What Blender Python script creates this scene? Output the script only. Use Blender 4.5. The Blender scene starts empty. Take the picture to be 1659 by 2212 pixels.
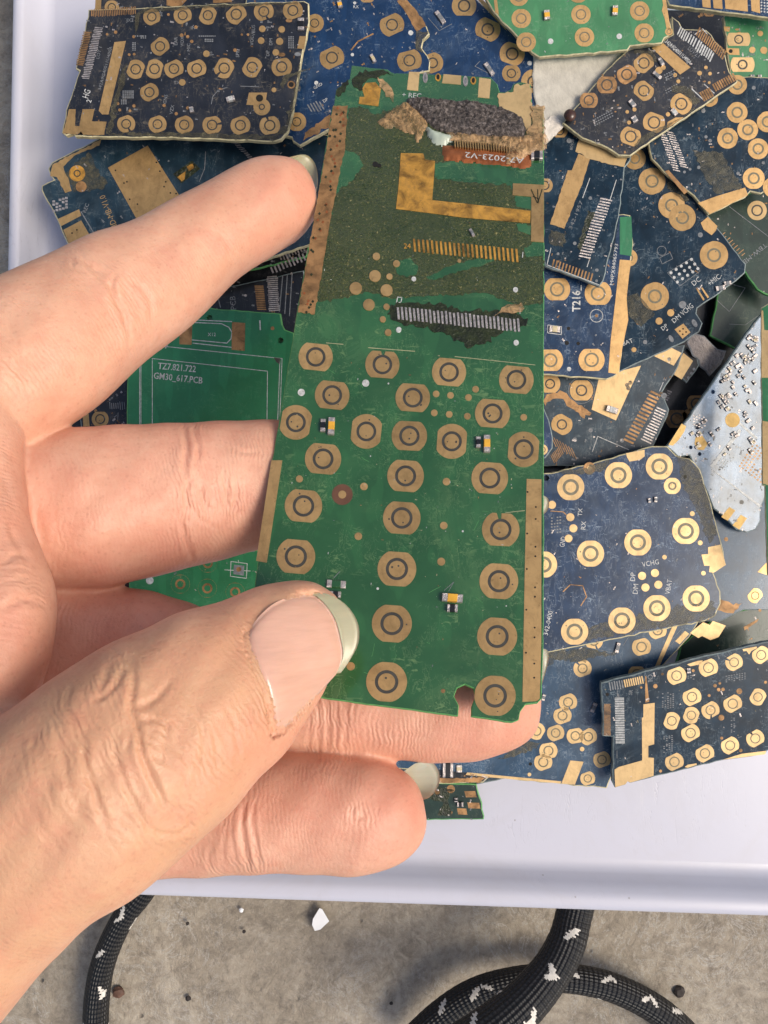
import bpy, bmesh, math, random
import numpy as np
from mathutils import Vector, Matrix
from mathutils.geometry import tessellate_polygon
from mathutils.bvhtree import BVHTree

# ------------------------------------------------------------------ camera, world, sun
K = 0.85            # overall real-world scale
D0 = 0.25           # distance camera -> concrete (before K)
sc = bpy.context.scene
CAMZ = D0 * K
cd = bpy.data.cameras.new('camera'); cam = bpy.data.objects.new('camera', cd)
sc.collection.objects.link(cam); sc.camera = cam
cd.sensor_fit = 'HORIZONTAL'; cd.sensor_width = 36; cd.lens = 36
cd.clip_start = 0.005; cd.clip_end = 50
cam.location = (0, 0, CAMZ)
w = bpy.data.worlds.new('World'); sc.world = w; w.use_nodes = True
SUN_DIR = Vector((0.60, -0.14, 0.76)).normalized()       # towards the sun
wn = w.node_tree.nodes; wl = w.node_tree.links
sky = wn.new('ShaderNodeTexSky'); sky.sky_type = 'NISHITA'; sky.sun_disc = False
sky.sun_elevation = math.asin(SUN_DIR.z)
sky.sun_rotation = math.atan2(SUN_DIR.x, SUN_DIR.y)
sky.dust_density = 4.0; sky.air_density = 1.0
bg = wn['Background']; bg.inputs[1].default_value = 0.13
wl.new(sky.outputs[0], bg.inputs[0])
sd = bpy.data.lights.new('sun', 'SUN'); sd.energy = 2.1; sd.angle = math.radians(26)
sd.color = (1.0, 0.915, 0.78)
sun = bpy.data.objects.new('sun', sd); sc.collection.objects.link(sun)
sun.rotation_euler = SUN_DIR.to_track_quat('Z', 'Y').to_euler()
sc.view_settings.view_transform = 'Standard'; sc.view_settings.look = 'None'
sc.view_settings.exposure = 0.18; sc.view_settings.gamma = 1
sc.view_settings.use_curve_mapping = False

# ------------------------------------------------------------------ mapping helpers
W = 1659.0
def P(px, py, d):
    "point of the place seen at (px, py) of the 1659x2212 photograph, d = depth below the lens"
    s = d * K / W
    return Vector(((px - W / 2) * s, (1106 - py) * s, (D0 - d) * K))
FR = {'O': (0, 0, 1), 'A': (540, 108, .4232), 'B': (486, 702, .4557), 'C': (0, 0, .4557),
      'D': (1026, 0, .3815), 'E': (1026, 648, .3815), 'F': (918, 1242, .4466),
      'G': (0, 486, .4557), 'H': (0, 1188, .6185), 'I': (0, 1782, 1)}
def fr(f, x, y):
    a, b, s = FR[f]; return (a + x * s, b + y * s)
def frl(f, pts): return [fr(f, *p) for p in pts]

def link(name, me, parent=None):
    o = bpy.data.objects.new(name, me); sc.collection.objects.link(o)
    if parent: o.parent = parent
    return o
def tag(o, label=None, cat=None, group=None, kind=None):
    if label: o['label'] = label
    if cat: o['category'] = cat
    if group: o['group'] = group
    if kind: o['kind'] = kind
    return o
def mesh_obj(name, verts, faces, mats, parent=None, origin=None, midx=None, smooth=False):
    org = Vector(origin) if origin is not None else Vector((0, 0, 0))
    me = bpy.data.meshes.new(name)
    me.from_pydata([tuple(Vector(v) - org) for v in verts], [], faces)
    for m in (mats if isinstance(mats, (list, tuple)) else [mats]): me.materials.append(m)
    if midx:
        for p, i in zip(me.polygons, midx): p.material_index = i
    if smooth:
        for p in me.polygons: p.use_smooth = True
    me.update()
    o = link(name, me, parent)
    if parent is None: o.location = org
    return o

# ------------------------------------------------------------------ materials
def lin(c):
    return tuple(((v / 255) / 12.92 if v / 255 <= .04045 else ((v / 255 + .055) / 1.055) ** 2.4) for v in c) + (1,)
class NT:
    def __init__(s, name):
        s.m = bpy.data.materials.new(name); s.m.use_nodes = True
        s.n = s.m.node_tree.nodes; s.l = s.m.node_tree.links; s.b = s.n['Principled BSDF']
        s.tc = s.n.new('ShaderNodeTexCoord')
    def set(s, **k):
        for a, v in k.items():
            i = s.b.inputs[a.replace('_', ' ')]
            if hasattr(v, 'links'): s.l.new(v, i)
            else: i.default_value = v
    def noise(s, scale, detail=4, rough=.55, dist=0, vec=None, stretch=None, out=0):
        t = s.n.new('ShaderNodeTexNoise'); t.inputs['Scale'].default_value = scale
        t.inputs['Detail'].default_value = detail; t.inputs['Roughness'].default_value = rough
        t.inputs['Distortion'].default_value = dist
        v = vec or s.tc.outputs['Object']
        if stretch:
            mp = s.n.new('ShaderNodeMapping'); mp.inputs['Scale'].default_value = stretch[:3]
            if len(stretch) > 3: mp.inputs['Rotation'].default_value = (0, 0, stretch[3])
            s.l.new(v, mp.inputs[0]); v = mp.outputs[0]
        s.l.new(v, t.inputs['Vector']); return t.outputs[out]
    def voro(s, scale, feature='F1'):
        t = s.n.new('ShaderNodeTexVoronoi'); t.feature = feature; t.inputs['Scale'].default_value = scale
        s.l.new(s.tc.outputs['Object'], t.inputs['Vector']); return t.outputs['Distance']
    def ramp(s, fac, stops, interp='LINEAR'):
        r = s.n.new('ShaderNodeValToRGB'); r.color_ramp.interpolation = interp
        e = r.color_ramp.elements
        while len(e) < len(stops): e.new(.5)
        for el, (p, c) in zip(e, stops):
            el.position = p; el.color = c if hasattr(c, '__len__') else (c, c, c, 1)
        s.l.new(fac, r.inputs[0]); return r.outputs[0]
    def mix(s, fac, a, b, typ='MIX'):
        m = s.n.new('ShaderNodeMix'); m.data_type = 'RGBA'; m.blend_type = typ
        for i, v in ((0, fac), (6, a), (7, b)):
            if hasattr(v, 'links'): s.l.new(v, m.inputs[i])
            else: m.inputs[i].default_value = v
        return m.outputs[2]
    def math(s, op, a, b=0.0):
        m = s.n.new('ShaderNodeMath'); m.operation = op
        for i, v in ((0, a), (1, b)):
            if hasattr(v, 'links'): s.l.new(v, m.inputs[i])
            else: m.inputs[i].default_value = v
        return m.outputs[0]
    def bump(s, h, strength=.3, dist=.0002):
        b = s.n.new('ShaderNodeBump'); b.inputs['Strength'].default_value = strength
        b.inputs['Distance'].default_value = dist; s.l.new(h, b.inputs['Height'])
        s.l.new(b.outputs[0], s.b.inputs['Normal']); return b
    def attr(s, name):
        a = s.n.new('ShaderNodeAttribute'); a.attribute_name = name; return a.outputs['Fac']

def mask_mat(name, rgb, dust=.5, dustrgb=(150, 150, 140), rough=.34, coat=.35, seed=0, var=.35, spec=.4):
    t = NT(name)
    c = lin(rgb); dark = tuple(v * (1 - var) for v in c[:3]) + (1,); lite = tuple(min(1, v * (1 + var) + .004) for v in c[:3]) + (1,)
    base = t.ramp(t.noise(90 + seed * 7, 5, .6), [(.35, dark), (.65, lite)])
    # routed copper under the mask reads as slightly paler traces
    tr = t.ramp(t.noise(330 + seed * 11, 2, .4, 0, stretch=(1, .25, 1, .3 + seed)), [(.56, 0), (.60, 1)])
    base = t.mix(t.math('MULTIPLY', tr, .25), base, tuple(v * 1.7 + .004 for v in c[:3]) + (1,))
    # scratches: thin level sets of noise, broken up by a second noise
    sn = t.noise(620, 5, .68, .8, stretch=(1, .35, 1, .8 + seed * 1.3))
    sn2 = t.noise(1300, 3, .6, .9, stretch=(.4, 1, 1, seed * .7))
    s1 = t.ramp(sn, [(.50 - .012, 0), (.50, 1), (.50 + .012, 0)])
    s2 = t.ramp(sn2, [(.60, 0), (.66, 1)])
    brk = t.ramp(t.noise(160, 4, .65), [(.44, 0), (.60, 1)])
    scr = t.math('MULTIPLY', t.math('MAXIMUM', s1, t.math('MULTIPLY', s2, .8)), brk)
    smg = t.ramp(t.noise(55, 6, .7, 1.2), [(.50, 0), (.75, 1)])
    f = t.math('MINIMUM', t.math('ADD', t.math('MULTIPLY', scr, dust), t.math('MULTIPLY', smg, dust * .28)), 1)
    col = t.mix(f, base, lin(dustrgb))
    t.set(Base_Color=col, Roughness=t.math('ADD', t.math('MULTIPLY', f, .35), rough), Coat_Weight=coat,
          Coat_Roughness=.12, Specular_IOR_Level=spec)
    t.bump(t.math('SUBTRACT', t.noise(260, 4, .6), scr), .22, .00012)
    return t.m
def gold_mat(name, rgb=(196, 152, 92), metallic=.55, rough=.36, worn=.35, seed=0):
    t = NT(name); c = lin(rgb)
    n = t.noise(300 + seed, 5, .65, .5)
    col = t.ramp(n, [(.3, tuple(v * (1 - worn) for v in c[:3]) + (1,)), (.55, c), (.8, tuple(min(1, v * (1 + worn * .5)) for v in c[:3]) + (1,))])
    oi = t.n.new('ShaderNodeObjectInfo'); rv = t.math('ADD', t.math('MULTIPLY', oi.outputs['Random'], .26), .84)
    cb = t.n.new('ShaderNodeCombineColor')
    for q_ in range(3): t.l.new(rv, cb.inputs[q_])
    col = t.mix(1.0, col, cb.outputs[0], 'MULTIPLY')
    smu = t.ramp(t.noise(700 + seed, 5, .7, 1.5, stretch=(1, .3, 1, .5)), [(.50, 0), (.66, .5)])
    col = t.mix(t.math('MULTIPLY', smu, .3 + worn * .5), col, lin((128, 98, 62)))
    sp = t.ramp(t.noise(1500, 3, .6), [(.63, 0), (.72, 1)])
    col = t.mix(t.math('MULTIPLY', sp, worn), col, lin((95, 66, 34)))
    t.set(Base_Color=col, Metallic=metallic, Roughness=t.ramp(n, [(.3, rough + .12), (.8, rough - .1)]))
    t.bump(t.noise(1100, 4, .6), .25, .00008)
    return t.m
def plain(name, rgb, rough=.5, metallic=0, nscale=400, var=.2, bump=.2, bdist=.0001, **kw):
    t = NT(name); c = lin(rgb)
    col = t.ramp(t.noise(nscale, 4, .6), [(.3, tuple(v * (1 - var) for v in c[:3]) + (1,)), (.7, tuple(min(1, v * (1 + var)) for v in c[:3]) + (1,))])
    t.set(Base_Color=col, Roughness=rough, Metallic=metallic, **kw)
    t.bump(t.noise(nscale * 2.5, 4, .6), bump, bdist)
    return t.m
M = {}
M['green'] = mask_mat('green solder mask', (40, 86, 46), .42, (140, 170, 110), .26, .8, 1, .16)
M['green2'] = mask_mat('green solder mask plain', (38, 112, 72), .2, (120, 170, 130), .32, .4, 2, .12)
M['green3'] = mask_mat('pale green solder mask', (60, 122, 78), .22, (170, 190, 160), .36, .4, 3, .12)
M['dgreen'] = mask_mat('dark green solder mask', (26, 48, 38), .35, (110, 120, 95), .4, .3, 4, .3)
M['navy'] = mask_mat('black blue solder mask', (28, 31, 38), .62, (128, 118, 100), .34, .35, 5, .35)
M['navy2'] = mask_mat('dark navy solder mask', (12, 38, 54), .6, (130, 146, 154), .30, .10, 6, .35, .25)
M['blue'] = mask_mat('blue solder mask', (14, 46, 80), .5, (130, 150, 165), .30, .5, 7, .22)
M['blue2'] = mask_mat('mid blue solder mask', (16, 46, 76), .6, (150, 168, 184), .28, .25, 8, .25, .3)
M['slate'] = mask_mat('slate blue solder mask', (34, 64, 88), .6, (150, 165, 175), .36, .4, 9, .25)
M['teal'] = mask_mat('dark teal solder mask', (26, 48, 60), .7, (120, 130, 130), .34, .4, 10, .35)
M['silver'] = mask_mat('worn solder mask with glare tint', (96, 116, 136), .85, (205, 215, 226), .36, .25, 11, .6)  # sky glare painted into the pale base and dust colours
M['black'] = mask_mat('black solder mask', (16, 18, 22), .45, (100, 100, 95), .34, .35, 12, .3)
M['fibre_g'] = plain('green fibreglass edge', (86, 150, 84), .55, nscale=900)
M['fibre_y'] = plain('yellowish fibreglass edge', (186, 176, 138), .55, nscale=900, var=.3)
M['fibre_b'] = plain('grey fibreglass edge', (110, 122, 122), .55, nscale=900, var=.35)
M['gold'] = gold_mat('gold plating', (204, 164, 108))
M['gold_b'] = gold_mat('bright gold plating', (216, 182, 128), .3, .42, .2, 5)
M['gold_w'] = gold_mat('worn copper gold plating', (172, 130, 84), .35, .5, .75, 9)
M['gold_o'] = gold_mat('gold plating under dried glue', (204, 150, 64), .25, .42, .8, 12)
M['gold_m'] = gold_mat('matt gold plating', (206, 168, 96), .1, .6, .3, 21)
M['carbon'] = plain('carbon ring', (62, 60, 54), .5, nscale=900, var=.25)
M['carbon2'] = plain('grey ring', (112, 106, 84), .5, nscale=900, var=.25)
M['silk'] = plain('white printing', (188, 188, 184), .6, nscale=1500, var=.35)
M['silkd'] = plain('faded white printing', (118, 120, 122), .6, nscale=1500, var=.35)
M['solder'] = plain('solder tin', (188, 178, 172), .34, .6, nscale=1200, var=.4, bump=.6, bdist=.0003)
M['hole'] = plain('dark via', (18, 15, 12), .8)
M['ceramic'] = plain('pale ceramic', (190, 176, 140), .5)
M['ledy'] = plain('amber lens', (226, 170, 60), .2)
M['chipblack'] = plain('black component', (24, 24, 26), .4)
M['copper'] = plain('copper flex', (158, 92, 52), .38, .45, nscale=500, var=.35, bump=.4)
M['burn'] = plain('burnt flux', (36, 42, 16), .3, nscale=600, var=.6, bump=.8, bdist=.0004)

def foam_mat():
    t = NT('charred foam'); n = t.noise(1500, 6, .75)
    t.set(Base_Color=t.ramp(n, [(.3, lin((30, 27, 25))), (.5, lin((84, 76, 72))), (.72, lin((168, 156, 148)))]), Roughness=.95)
    t.bump(n, .9, .0006); return t.m
M['foam'] = foam_mat()
def glue_mat():
    t = NT('dried glue residue')
    n = t.noise(2600, 4, .72, .8); n2 = t.noise(150, 4, .6, .5)
    col = t.ramp(n, [(.32, lin((34, 48, 12))), (.52, lin((56, 72, 24))), (.64, lin((94, 94, 38))), (.72, lin((222, 206, 148)))])
    col = t.mix(t.ramp(n2, [(.4, 0), (.65, .5)]), col, lin((44, 62, 24)))
    t.set(Base_Color=col, Roughness=t.ramp(n, [(.3, .25), (.8, .55)]), Coat_Weight=.5,
          Alpha=t.ramp(t.noise(200, 6, .75, .8), [(.36, .72), (.52, .97)]))
    t.bump(n, .9, .0004); return t.m
M['glue'] = glue_mat()
def tape_mat(name, rgb, a):
    t = NT(name)
    n = t.noise(500, 5, .7, 1)
    t.set(Base_Color=t.ramp(n, [(.3, lin(rgb)), (.7, tuple(min(1, v * 2.2) for v in lin(rgb)[:3]) + (1,))]), Roughness=.45, Alpha=t.ramp(n, [(.35, a * .3), (.7, a)]))
    t.bump(n, .6, .0003); return t.m
M['tape'] = tape_mat('dirty clear tape', (70, 66, 50), .8)
M['tapew'] = tape_mat('crumpled tape shred', (150, 120, 84), .95)

def concrete_mat():
    t = NT('concrete')
    a = t.noise(17, 10, .74, .8); b = t.noise(240, 6, .75, .6); c = t.noise(70, 8, .75, 1.8)
    col = t.ramp(a, [(.30, lin((132, 121, 105))), (.5, lin((164, 153, 136))), (.70, lin((194, 184, 167)))])
    col = t.mix(t.ramp(b, [(.44, 0), (.68, .7)]), col, lin((108, 99, 88)))
    fn = t.noise(700, 5, .75, .4)
    col = t.mix(t.ramp(fn, [(.52, 0), (.70, .35)]), col, lin((196, 188, 174)))
    col = t.mix(t.ramp(fn, [(.30, .35), (.44, 0)]), col, lin((88, 80, 70)))
    veins = t.ramp(c, [(.485, 0), (.50, .85), (.515, 0)])
    br = t.ramp(t.noise(22, 5, .6), [(.42, 0), (.54, 1)])
    col = t.mix(t.math('MULTIPLY', veins, br), col, lin((186, 182, 174)))
    pits = t.ramp(t.voro(170), [(.05, 1), (.13, 0)])
    pm = t.ramp(t.noise(70, 2), [(.52, 0), (.6, 1)])
    pf = t.math('MULTIPLY', pits, pm)
    col = t.mix(t.math('MULTIPLY', pf, .6), col, lin((70, 64, 58)))
    t.set(Base_Color=col, Roughness=.85)
    h = t.math('SUBTRACT', t.math('ADD', t.noise(260, 8, .75, .8), t.math('MULTIPLY', a, 2)), pf)
    t.bump(h, .8, .0012); return t.m
M['concrete'] = concrete_mat()
def tray_mat():
    t = NT('white plastic')
    s = t.ramp(t.noise(30, 6, .7, 2), [(.5, 0), (.8, .35)])
    col = t.mix(s, lin((193, 193, 204)), lin((182, 177, 178)))
    t.set(Base_Color=col, Roughness=.33, Subsurface_Weight=.0, Coat_Weight=.2)
    sc1 = t.ramp(t.noise(260, 4, .6, 1, stretch=(1, .15, 1, .9)), [(.490, 0), (.50, 1), (.510, 0)])
    br = t.ramp(t.noise(30, 4, .6), [(.52, 0), (.66, 1)])
    scr = t.math('MULTIPLY', sc1, br)
    spk = t.math('MULTIPLY', t.ramp(t.voro(330), [(.05, 1), (.10, 0)]), t.ramp(t.noise(60, 3), [(.56, 0), (.66, .8)]))
    col = t.mix(t.math('MULTIPLY', scr, .22), col, lin((140, 138, 146)))
    col = t.mix(t.math('MULTIPLY', spk, .7), col, lin((110, 96, 84)))
    t.l.new(col, t.b.inputs['Base Color'])
    t.bump(t.math('SUBTRACT', t.noise(120, 4, .6), scr), .12, .0003); return t.m
M['tray'] = tray_mat()

# ------------------------------------------------------------------ board builder
def inset(poly, a):
    n = len(poly); out = []
    area = sum(poly[i][0] * poly[(i + 1) % n][1] - poly[(i + 1) % n][0] * poly[i][1] for i in range(n))
    sg = 1 if area > 0 else -1
    for i in range(n):
        p0 = Vector(poly[i - 1]); p1 = Vector(poly[i]); p2 = Vector(poly[(i + 1) % n])
        e1 = (p1 - p0); e2 = (p2 - p1)
        if e1.length < 1e-9 or e2.length < 1e-9: out.append(tuple(p1)); continue
        e1.normalize(); e2.normalize()
        n1 = Vector((-e1.y, e1.x)) * sg; n2 = Vector((-e2.y, e2.x)) * sg
        m = n1 + n2
        if m.length < .3: m = n1
        m.normalize(); k = a / max(.5, m.dot(n1)); out.append(tuple(p1 + m * k))
    return out
def rough_edges(poly, step, amp, rnd):
    out = []
    n = len(poly)
    for i in range(n):
        a = Vector(poly[i]); b = Vector(poly[(i + 1) % n]); L = (b - a).length
        k = max(1, int(L / step)); t = (b - a).normalized() if L > 0 else Vector((0, 0)); nn = Vector((-t.y, t.x))
        for j in range(k):
            q = a + (b - a) * (j / k)
            if j: q = q + nn * rnd.gauss(0, amp)
            out.append(tuple(q))
    return out
def circle(x, y, r, n=20, ry=None, ang=0):
    ry = ry or r; c, s = math.cos(math.radians(ang)), math.sin(math.radians(ang))
    return [(x + r * math.cos(t) * c + ry * math.sin(t) * s, y - r * math.cos(t) * s + ry * math.sin(t) * c)
            for t in (2 * math.pi * i / n for i in range(n))]
ALLB = []
class Board:
    """One printed board. ds = three (px, py, d) giving its plane (1/d is linear in the picture)."""
    def __init__(s, frame, outline, ds, mat, edge, label, group='scrap circuit boards heaped in the white tray', thick=.0010, holes=(), rough=.7, seed=1, chamfer=2.4):
        s.f = frame; s.sc = FR[frame][2]; s.rnd = random.Random(seed)
        if not hasattr(ds, '__len__'): s.k = (1 / ds, 0, 0)
        else:
            A = np.array([[1, p[0], p[1]] for p in ds], float); b = np.array([1 / p[2] for p in ds])
            s.k = tuple(np.linalg.solve(A, b))
        s.mat = mat
        o = frl(frame, outline); s.out = o
        cx = sum(p[0] for p in o) / len(o); cy = sum(p[1] for p in o) / len(o)
        a, b, c = (s.pt(cx, cy), s.pt(cx + 10, cy), s.pt(cx, cy + 10))
        s.nrm = (b - a).cross(c - a).normalized()
        if s.nrm.z < 0: s.nrm = -s.nrm
        s.org = a
        o = rough_edges(o, 14, rough, s.rnd) if rough else o
        hs = [circle(*fr(frame, h[0], h[1]), h[2] * s.sc, 14) for h in holes]
        s.obj = s._slab('circuit_board', o, hs, 0, thick * K, [mat, edge], None, chamfer=chamfer)
        tag(s.obj, label, 'circuit board', group)
        ALLB.append(s)
    def pt(s, px, py, h=0):
        v = s.pt0(px, py)
        return v + s.nrm * h if h else v
    def pt0(s, px, py):
        q = s.k[0] + s.k[1] * px + s.k[2] * py
        return P(px, py, 1 / q)
    def _slab(s, name, poly, holes, h, t, mats, parent, chamfer=0):
        loops = [poly] + list(holes)
        top = [inset(poly, chamfer) if chamfer else poly] + list(holes)
        flat = [p for l in top for p in l]
        tris = tessellate_polygon([[Vector((p[0], p[1], 0)) for p in l] for l in top])
        V = [s.pt(p[0], p[1], h) for p in flat]; Fc = []; mi = []
        for t3 in tris:
            a, b, c = (V[i] for i in t3)
            if (b - a).cross(c - a).length < 1e-14: continue
            Fc.append(tuple(t3) if (b - a).cross(c - a).dot(s.nrm) > 0 else tuple(reversed(t3))); mi.append(0)
        n0 = len(V)
        if t:
            base = 0
            ch = chamfer * .00005
            for li, l in enumerate(loops):
                n = len(l)
                if li == 0 and chamfer:
                    r1 = len(V); V += [s.pt(p[0], p[1], h - .00012) for p in l]
                    ar = sum(l[i][0] * l[(i + 1) % n][1] - l[(i + 1) % n][0] * l[i][1] for i in range(n)) > 0
                    for i in range(n):
                        j = (i + 1) % n; q = (base + i, base + j, r1 + j, r1 + i)
                        Fc.append(q if ar else q[::-1]); mi.append(1)
                    st = r1
                else: st = base
                r2 = len(V)
                V += [s.pt(p[0], p[1], h) - s.nrm * t for p in l]
                for i in range(n):
                    j = (i + 1) % n; Fc.append((st + i, st + j, r2 + j, r2 + i)); mi.append(1 if li == 0 else 0)
                if li == 0: bot = r2
                base += n
            if h == 0:
                tb = tessellate_polygon([[Vector((p[0], p[1], 0)) for p in poly]])
                for t3 in tb: Fc.append(tuple(bot + i for i in t3)); mi.append(0)
        if len(mats) == 1: mi = [0] * len(mi)
        o = mesh_obj(name, V, Fc, mats, parent, s.org, mi)
        return o
    def part(s, name, polys, h, mat, label=None):
        "flat raised parts (printing, plating); several polygons in one mesh"
        V = []; Fc = []
        for poly in polys:
            b0 = len(V); n = len(poly)
            V += [s.pt(p[0], p[1], h) for p in poly]; V += [s.pt(p[0], p[1], 0.000002) for p in poly]
            for t3 in tessellate_polygon([[Vector((p[0], p[1], 0)) for p in poly]]):
                a, b, c = (V[b0 + i] for i in t3)
                Fc.append(tuple(b0 + i for i in (t3 if (b - a).cross(c - a).dot(s.nrm) > 0 else t3[::-1])))
            for i in range(n):
                j = (i + 1) % n; Fc.append((b0 + i, b0 + j, b0 + n + j, b0 + n + i))
        o = mesh_obj(name, V, Fc, mat, s.obj, s.org)
        if label: o['label'] = label
        return o
    # ---- features in the frame's own coordinates
    def pad(s, x, y, r, ang=0, cut=.8, gap=None, mat=None, ring=None, ri=.44, ro=.60, h=.00004, name='contact_pad', squash=1):
        """round key contact, two sides cut flat (cut = half height / r), centre dot inside a dark ring"""
        mat = mat or s.gold; ring = ring or s.ringm
        cx, cy = fr(s.f, x, y); R = r * s.sc; n = 48
        ca, sa = math.cos(math.radians(ang)), math.sin(math.radians(ang))
        def q(u, v): return (cx + (u * ca + v * sa), cy + (-u * sa + v * ca))
        V = []; Fc = []; mi = []
        def P3(u, v, hh): V.append(s.pt(*q(u, v * squash), hh)); return len(V) - 1
        rim = []; 
        for i in range(n):
            t = 2 * math.pi * i / n; u = R * math.cos(t); v = R * math.sin(t)
            lim = R * cut
            if abs(v) > lim: v = math.copysign(lim, v)
            rim.append((u, v))
        idx = range(n); skip = set()
        if gap is not None:
            for i in idx:
                t = (360 * (i + .5) / n - gap + 180) % 360 - 180
                if abs(t) < 8.5: skip.add(i)
        o_ = [P3(u, v, h) for u, v in rim]; ob = [P3(u, v, 0.000002) for u, v in rim]
        i_ = [P3(R * ro * math.cos(2 * math.pi * i / n), R * ro * math.sin(2 * math.pi * i / n), h) for i in idx]
        ib = [P3(R * ro * math.cos(2 * math.pi * i / n), R * ro * math.sin(2 * math.pi * i / n), .000012) for i in idx]
        cI = [P3(R * ri * math.cos(2 * math.pi * i / n), R * ri * math.sin(2 * math.pi * i / n), h) for i in idx]
        cb = [P3(R * ri * math.cos(2 * math.pi * i / n), R * ri * math.sin(2 * math.pi * i / n), .000012) for i in idx]
        for i in idx:
            j = (i + 1) % n
            Fc.append((ib[i], ib[j], cb[j], cb[i])); mi.append(1)
            Fc.append((cI[i], cI[j], cb[j], cb[i])); mi.append(0)
            if i in skip: continue
            Fc.append((o_[i], o_[j], i_[j], i_[i])); mi.append(0)
            Fc.append((o_[i], o_[j], ob[j], ob[i])); mi.append(0)
            Fc.append((i_[i], i_[j], ib[j], ib[i])); mi.append(1)
        Fc.append(tuple(cI)); mi.append(0)
        # pinholes left by test probes
        for _ in range(s.rnd.randint(1, 3)):
            t = s.rnd.uniform(0, 6.28); rr = R * s.rnd.choice((.2, .3, .8)); k = len(V); r2 = R * s.rnd.uniform(.03, .06)
            for i in range(8): P3(rr * math.cos(t) * cut + r2 * math.cos(i * .785), rr * math.sin(t) * cut + r2 * math.sin(i * .785), h + .000004)
            Fc.append(tuple(range(k, k + 8))); mi.append(1)
        return mesh_obj(name, V, Fc, [mat, ring], s.obj, s.org, mi)
    gold = M['gold']; ringm = M['carbon']
    def dot(s, x, y, r, mat=None, name='test_point', h=.00004):
        return s.part(name, [circle(*fr(s.f, x, y), r * s.sc, 16)], h, mat or s.gold)
    def dots(s, pts, mat=None, name='test_point', h=.00004):
        for x, y, r in pts: s.dot(x, y, r, mat, name, h)
    def poly(s, pts, mat=None, name='ground_plating', h=.00004, rough=0, label=None):
        p = frl(s.f, pts)
        if rough: p = rough_edges(p, 6, rough, s.rnd)
        return s.part(name, [p], h, mat or s.gold, label)
    def bars(s, p0, p1, n, L, wd, mat=None, name='connector_contacts', ang=None, h=.00005, jitter=0):
        "row of n bars of length L from p0 to p1, each square to the row (or at ang)"
        a = Vector(fr(s.f, *p0)); b = Vector(fr(s.f, *p1)); t = (b - a).normalized(); nn = Vector((-t.y, t.x))
        if ang is not None: nn = Vector((math.cos(math.radians(ang)), -math.sin(math.radians(ang))))
        L *= s.sc; wd *= s.sc; ps = []
        for i in range(n):
            c = a + (b - a) * (i / max(1, n - 1)); l = L * (1 + s.rnd.uniform(-jitter, jitter)); c = c + nn * s.rnd.uniform(-jitter, jitter) * L * .3
            e = t * wd / 2; f = nn * l / 2
            ps.append([tuple(c - e - f), tuple(c + e - f), tuple(c + e + f), tuple(c - e + f)])
        return s.part(name, ps, h, mat or s.gold)
    def lines(s, segs, wd=2.2, mat=None, name='printed_line', h=.00003):
        ps = []
        for seg in segs:
            for q0, q1 in zip(seg[:-1], seg[1:]):
                a = Vector(fr(s.f, *q0)); b = Vector(fr(s.f, *q1)); t = (b - a).normalized(); nn = Vector((-t.y, t.x)) * wd * s.sc / 2
                a = a - t * wd * s.sc / 2; b = b + t * wd * s.sc / 2
                ps.append([tuple(a - nn), tuple(b - nn), tuple(b + nn), tuple(a + nn)])
        return s.part(name, ps, h, mat or M['silk'])
    def text(s, txt, x, y, hgt, ang=0, mat=None, width=None, bold=.0, mirror=False, h=.00003):
        c = bpy.data.curves.new('t', 'FONT'); c.body = txt; c.size = 1; c.offset = bold; c.resolution_u = 2
        o = bpy.data.objects.new('t', c); sc.collection.objects.link(o)
        dg = bpy.context.evaluated_depsgraph_get(); dg.update()
        me = bpy.data.meshes.new_from_object(o.evaluated_get(dg)); bpy.data.objects.remove(o)
        vs = [(v.co.x, v.co.y) for v in me.vertices]; fs = [tuple(p.vertices) for p in me.polygons]
        bpy.data.meshes.remove(me)
        x0 = min(v[0] for v in vs); x1 = max(v[0] for v in vs)
        hs = hgt * s.sc / .69; ws = (width * s.sc / (x1 - x0)) if width else hs
        ox, oy = fr(s.f, x, y); ca, sa = math.cos(math.radians(ang)), math.sin(math.radians(ang))
        V = []
        for u, v in vs:
            u = (u - x0) * ws; v = v * hs
            if mirror: u = -u
            V.append(s.pt(ox + u * ca - v * sa, oy - u * sa - v * ca, h))
        Fc = []
        for f in fs:
            a, b, c3 = (V[i] for i in f[:3])
            Fc.append(f if (b - a).cross(c3 - a).dot(s.nrm) > 0 else f[::-1])
        o = mesh_obj('printed_text', V, Fc, mat or M['silk'], s.obj, s.org)
        return o
    def box3(s, x, y, wd, ht, z, ang, mat, name, parent=None, z0=0.0):
        cx, cy = fr(s.f, x, y); ca, sa = math.cos(math.radians(ang)), math.sin(math.radians(ang))
        V = []
        for hh, k in ((z0, 1), (z0 + z * .85, 1), (z0 + z, .86)):
            for u, v in ((-1, -1), (1, -1), (1, 1), (-1, 1)):
                u *= wd * s.sc / 2 * k; v *= ht * s.sc / 2 * k
                V.append(s.pt(cx + u * ca + v * sa, cy - u * sa + v * ca, hh))
        Fc = [(8, 9, 10, 11)]
        for b in (0, 4):
            for i in range(4): j = (i + 1) % 4; Fc.append((b + i, b + j, b + 4 + j, b + 4 + i))
        return mesh_obj(name, V, Fc, mat, parent or s.obj, s.org)
    def smd(s, x, y, wd, ht, ang=0, mat=None, z=.0005, name='chip_component'):
        "small soldered part: body with two tinned ends"
        b = s.box3(x, y, wd, ht * .5, z, ang, mat or M['ceramic'], name)
        ca, sa = math.cos(math.radians(ang)), math.sin(math.radians(ang))
        for k in (-1, 1):
            dx, dy = (sa * ht * .36 * k, ca * ht * .36 * k)
            s.box3(x + dx, y + dy, wd * 1.02, ht * .28, z * .9, ang, M['solder'], 'solder_end', b)
        return b
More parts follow.
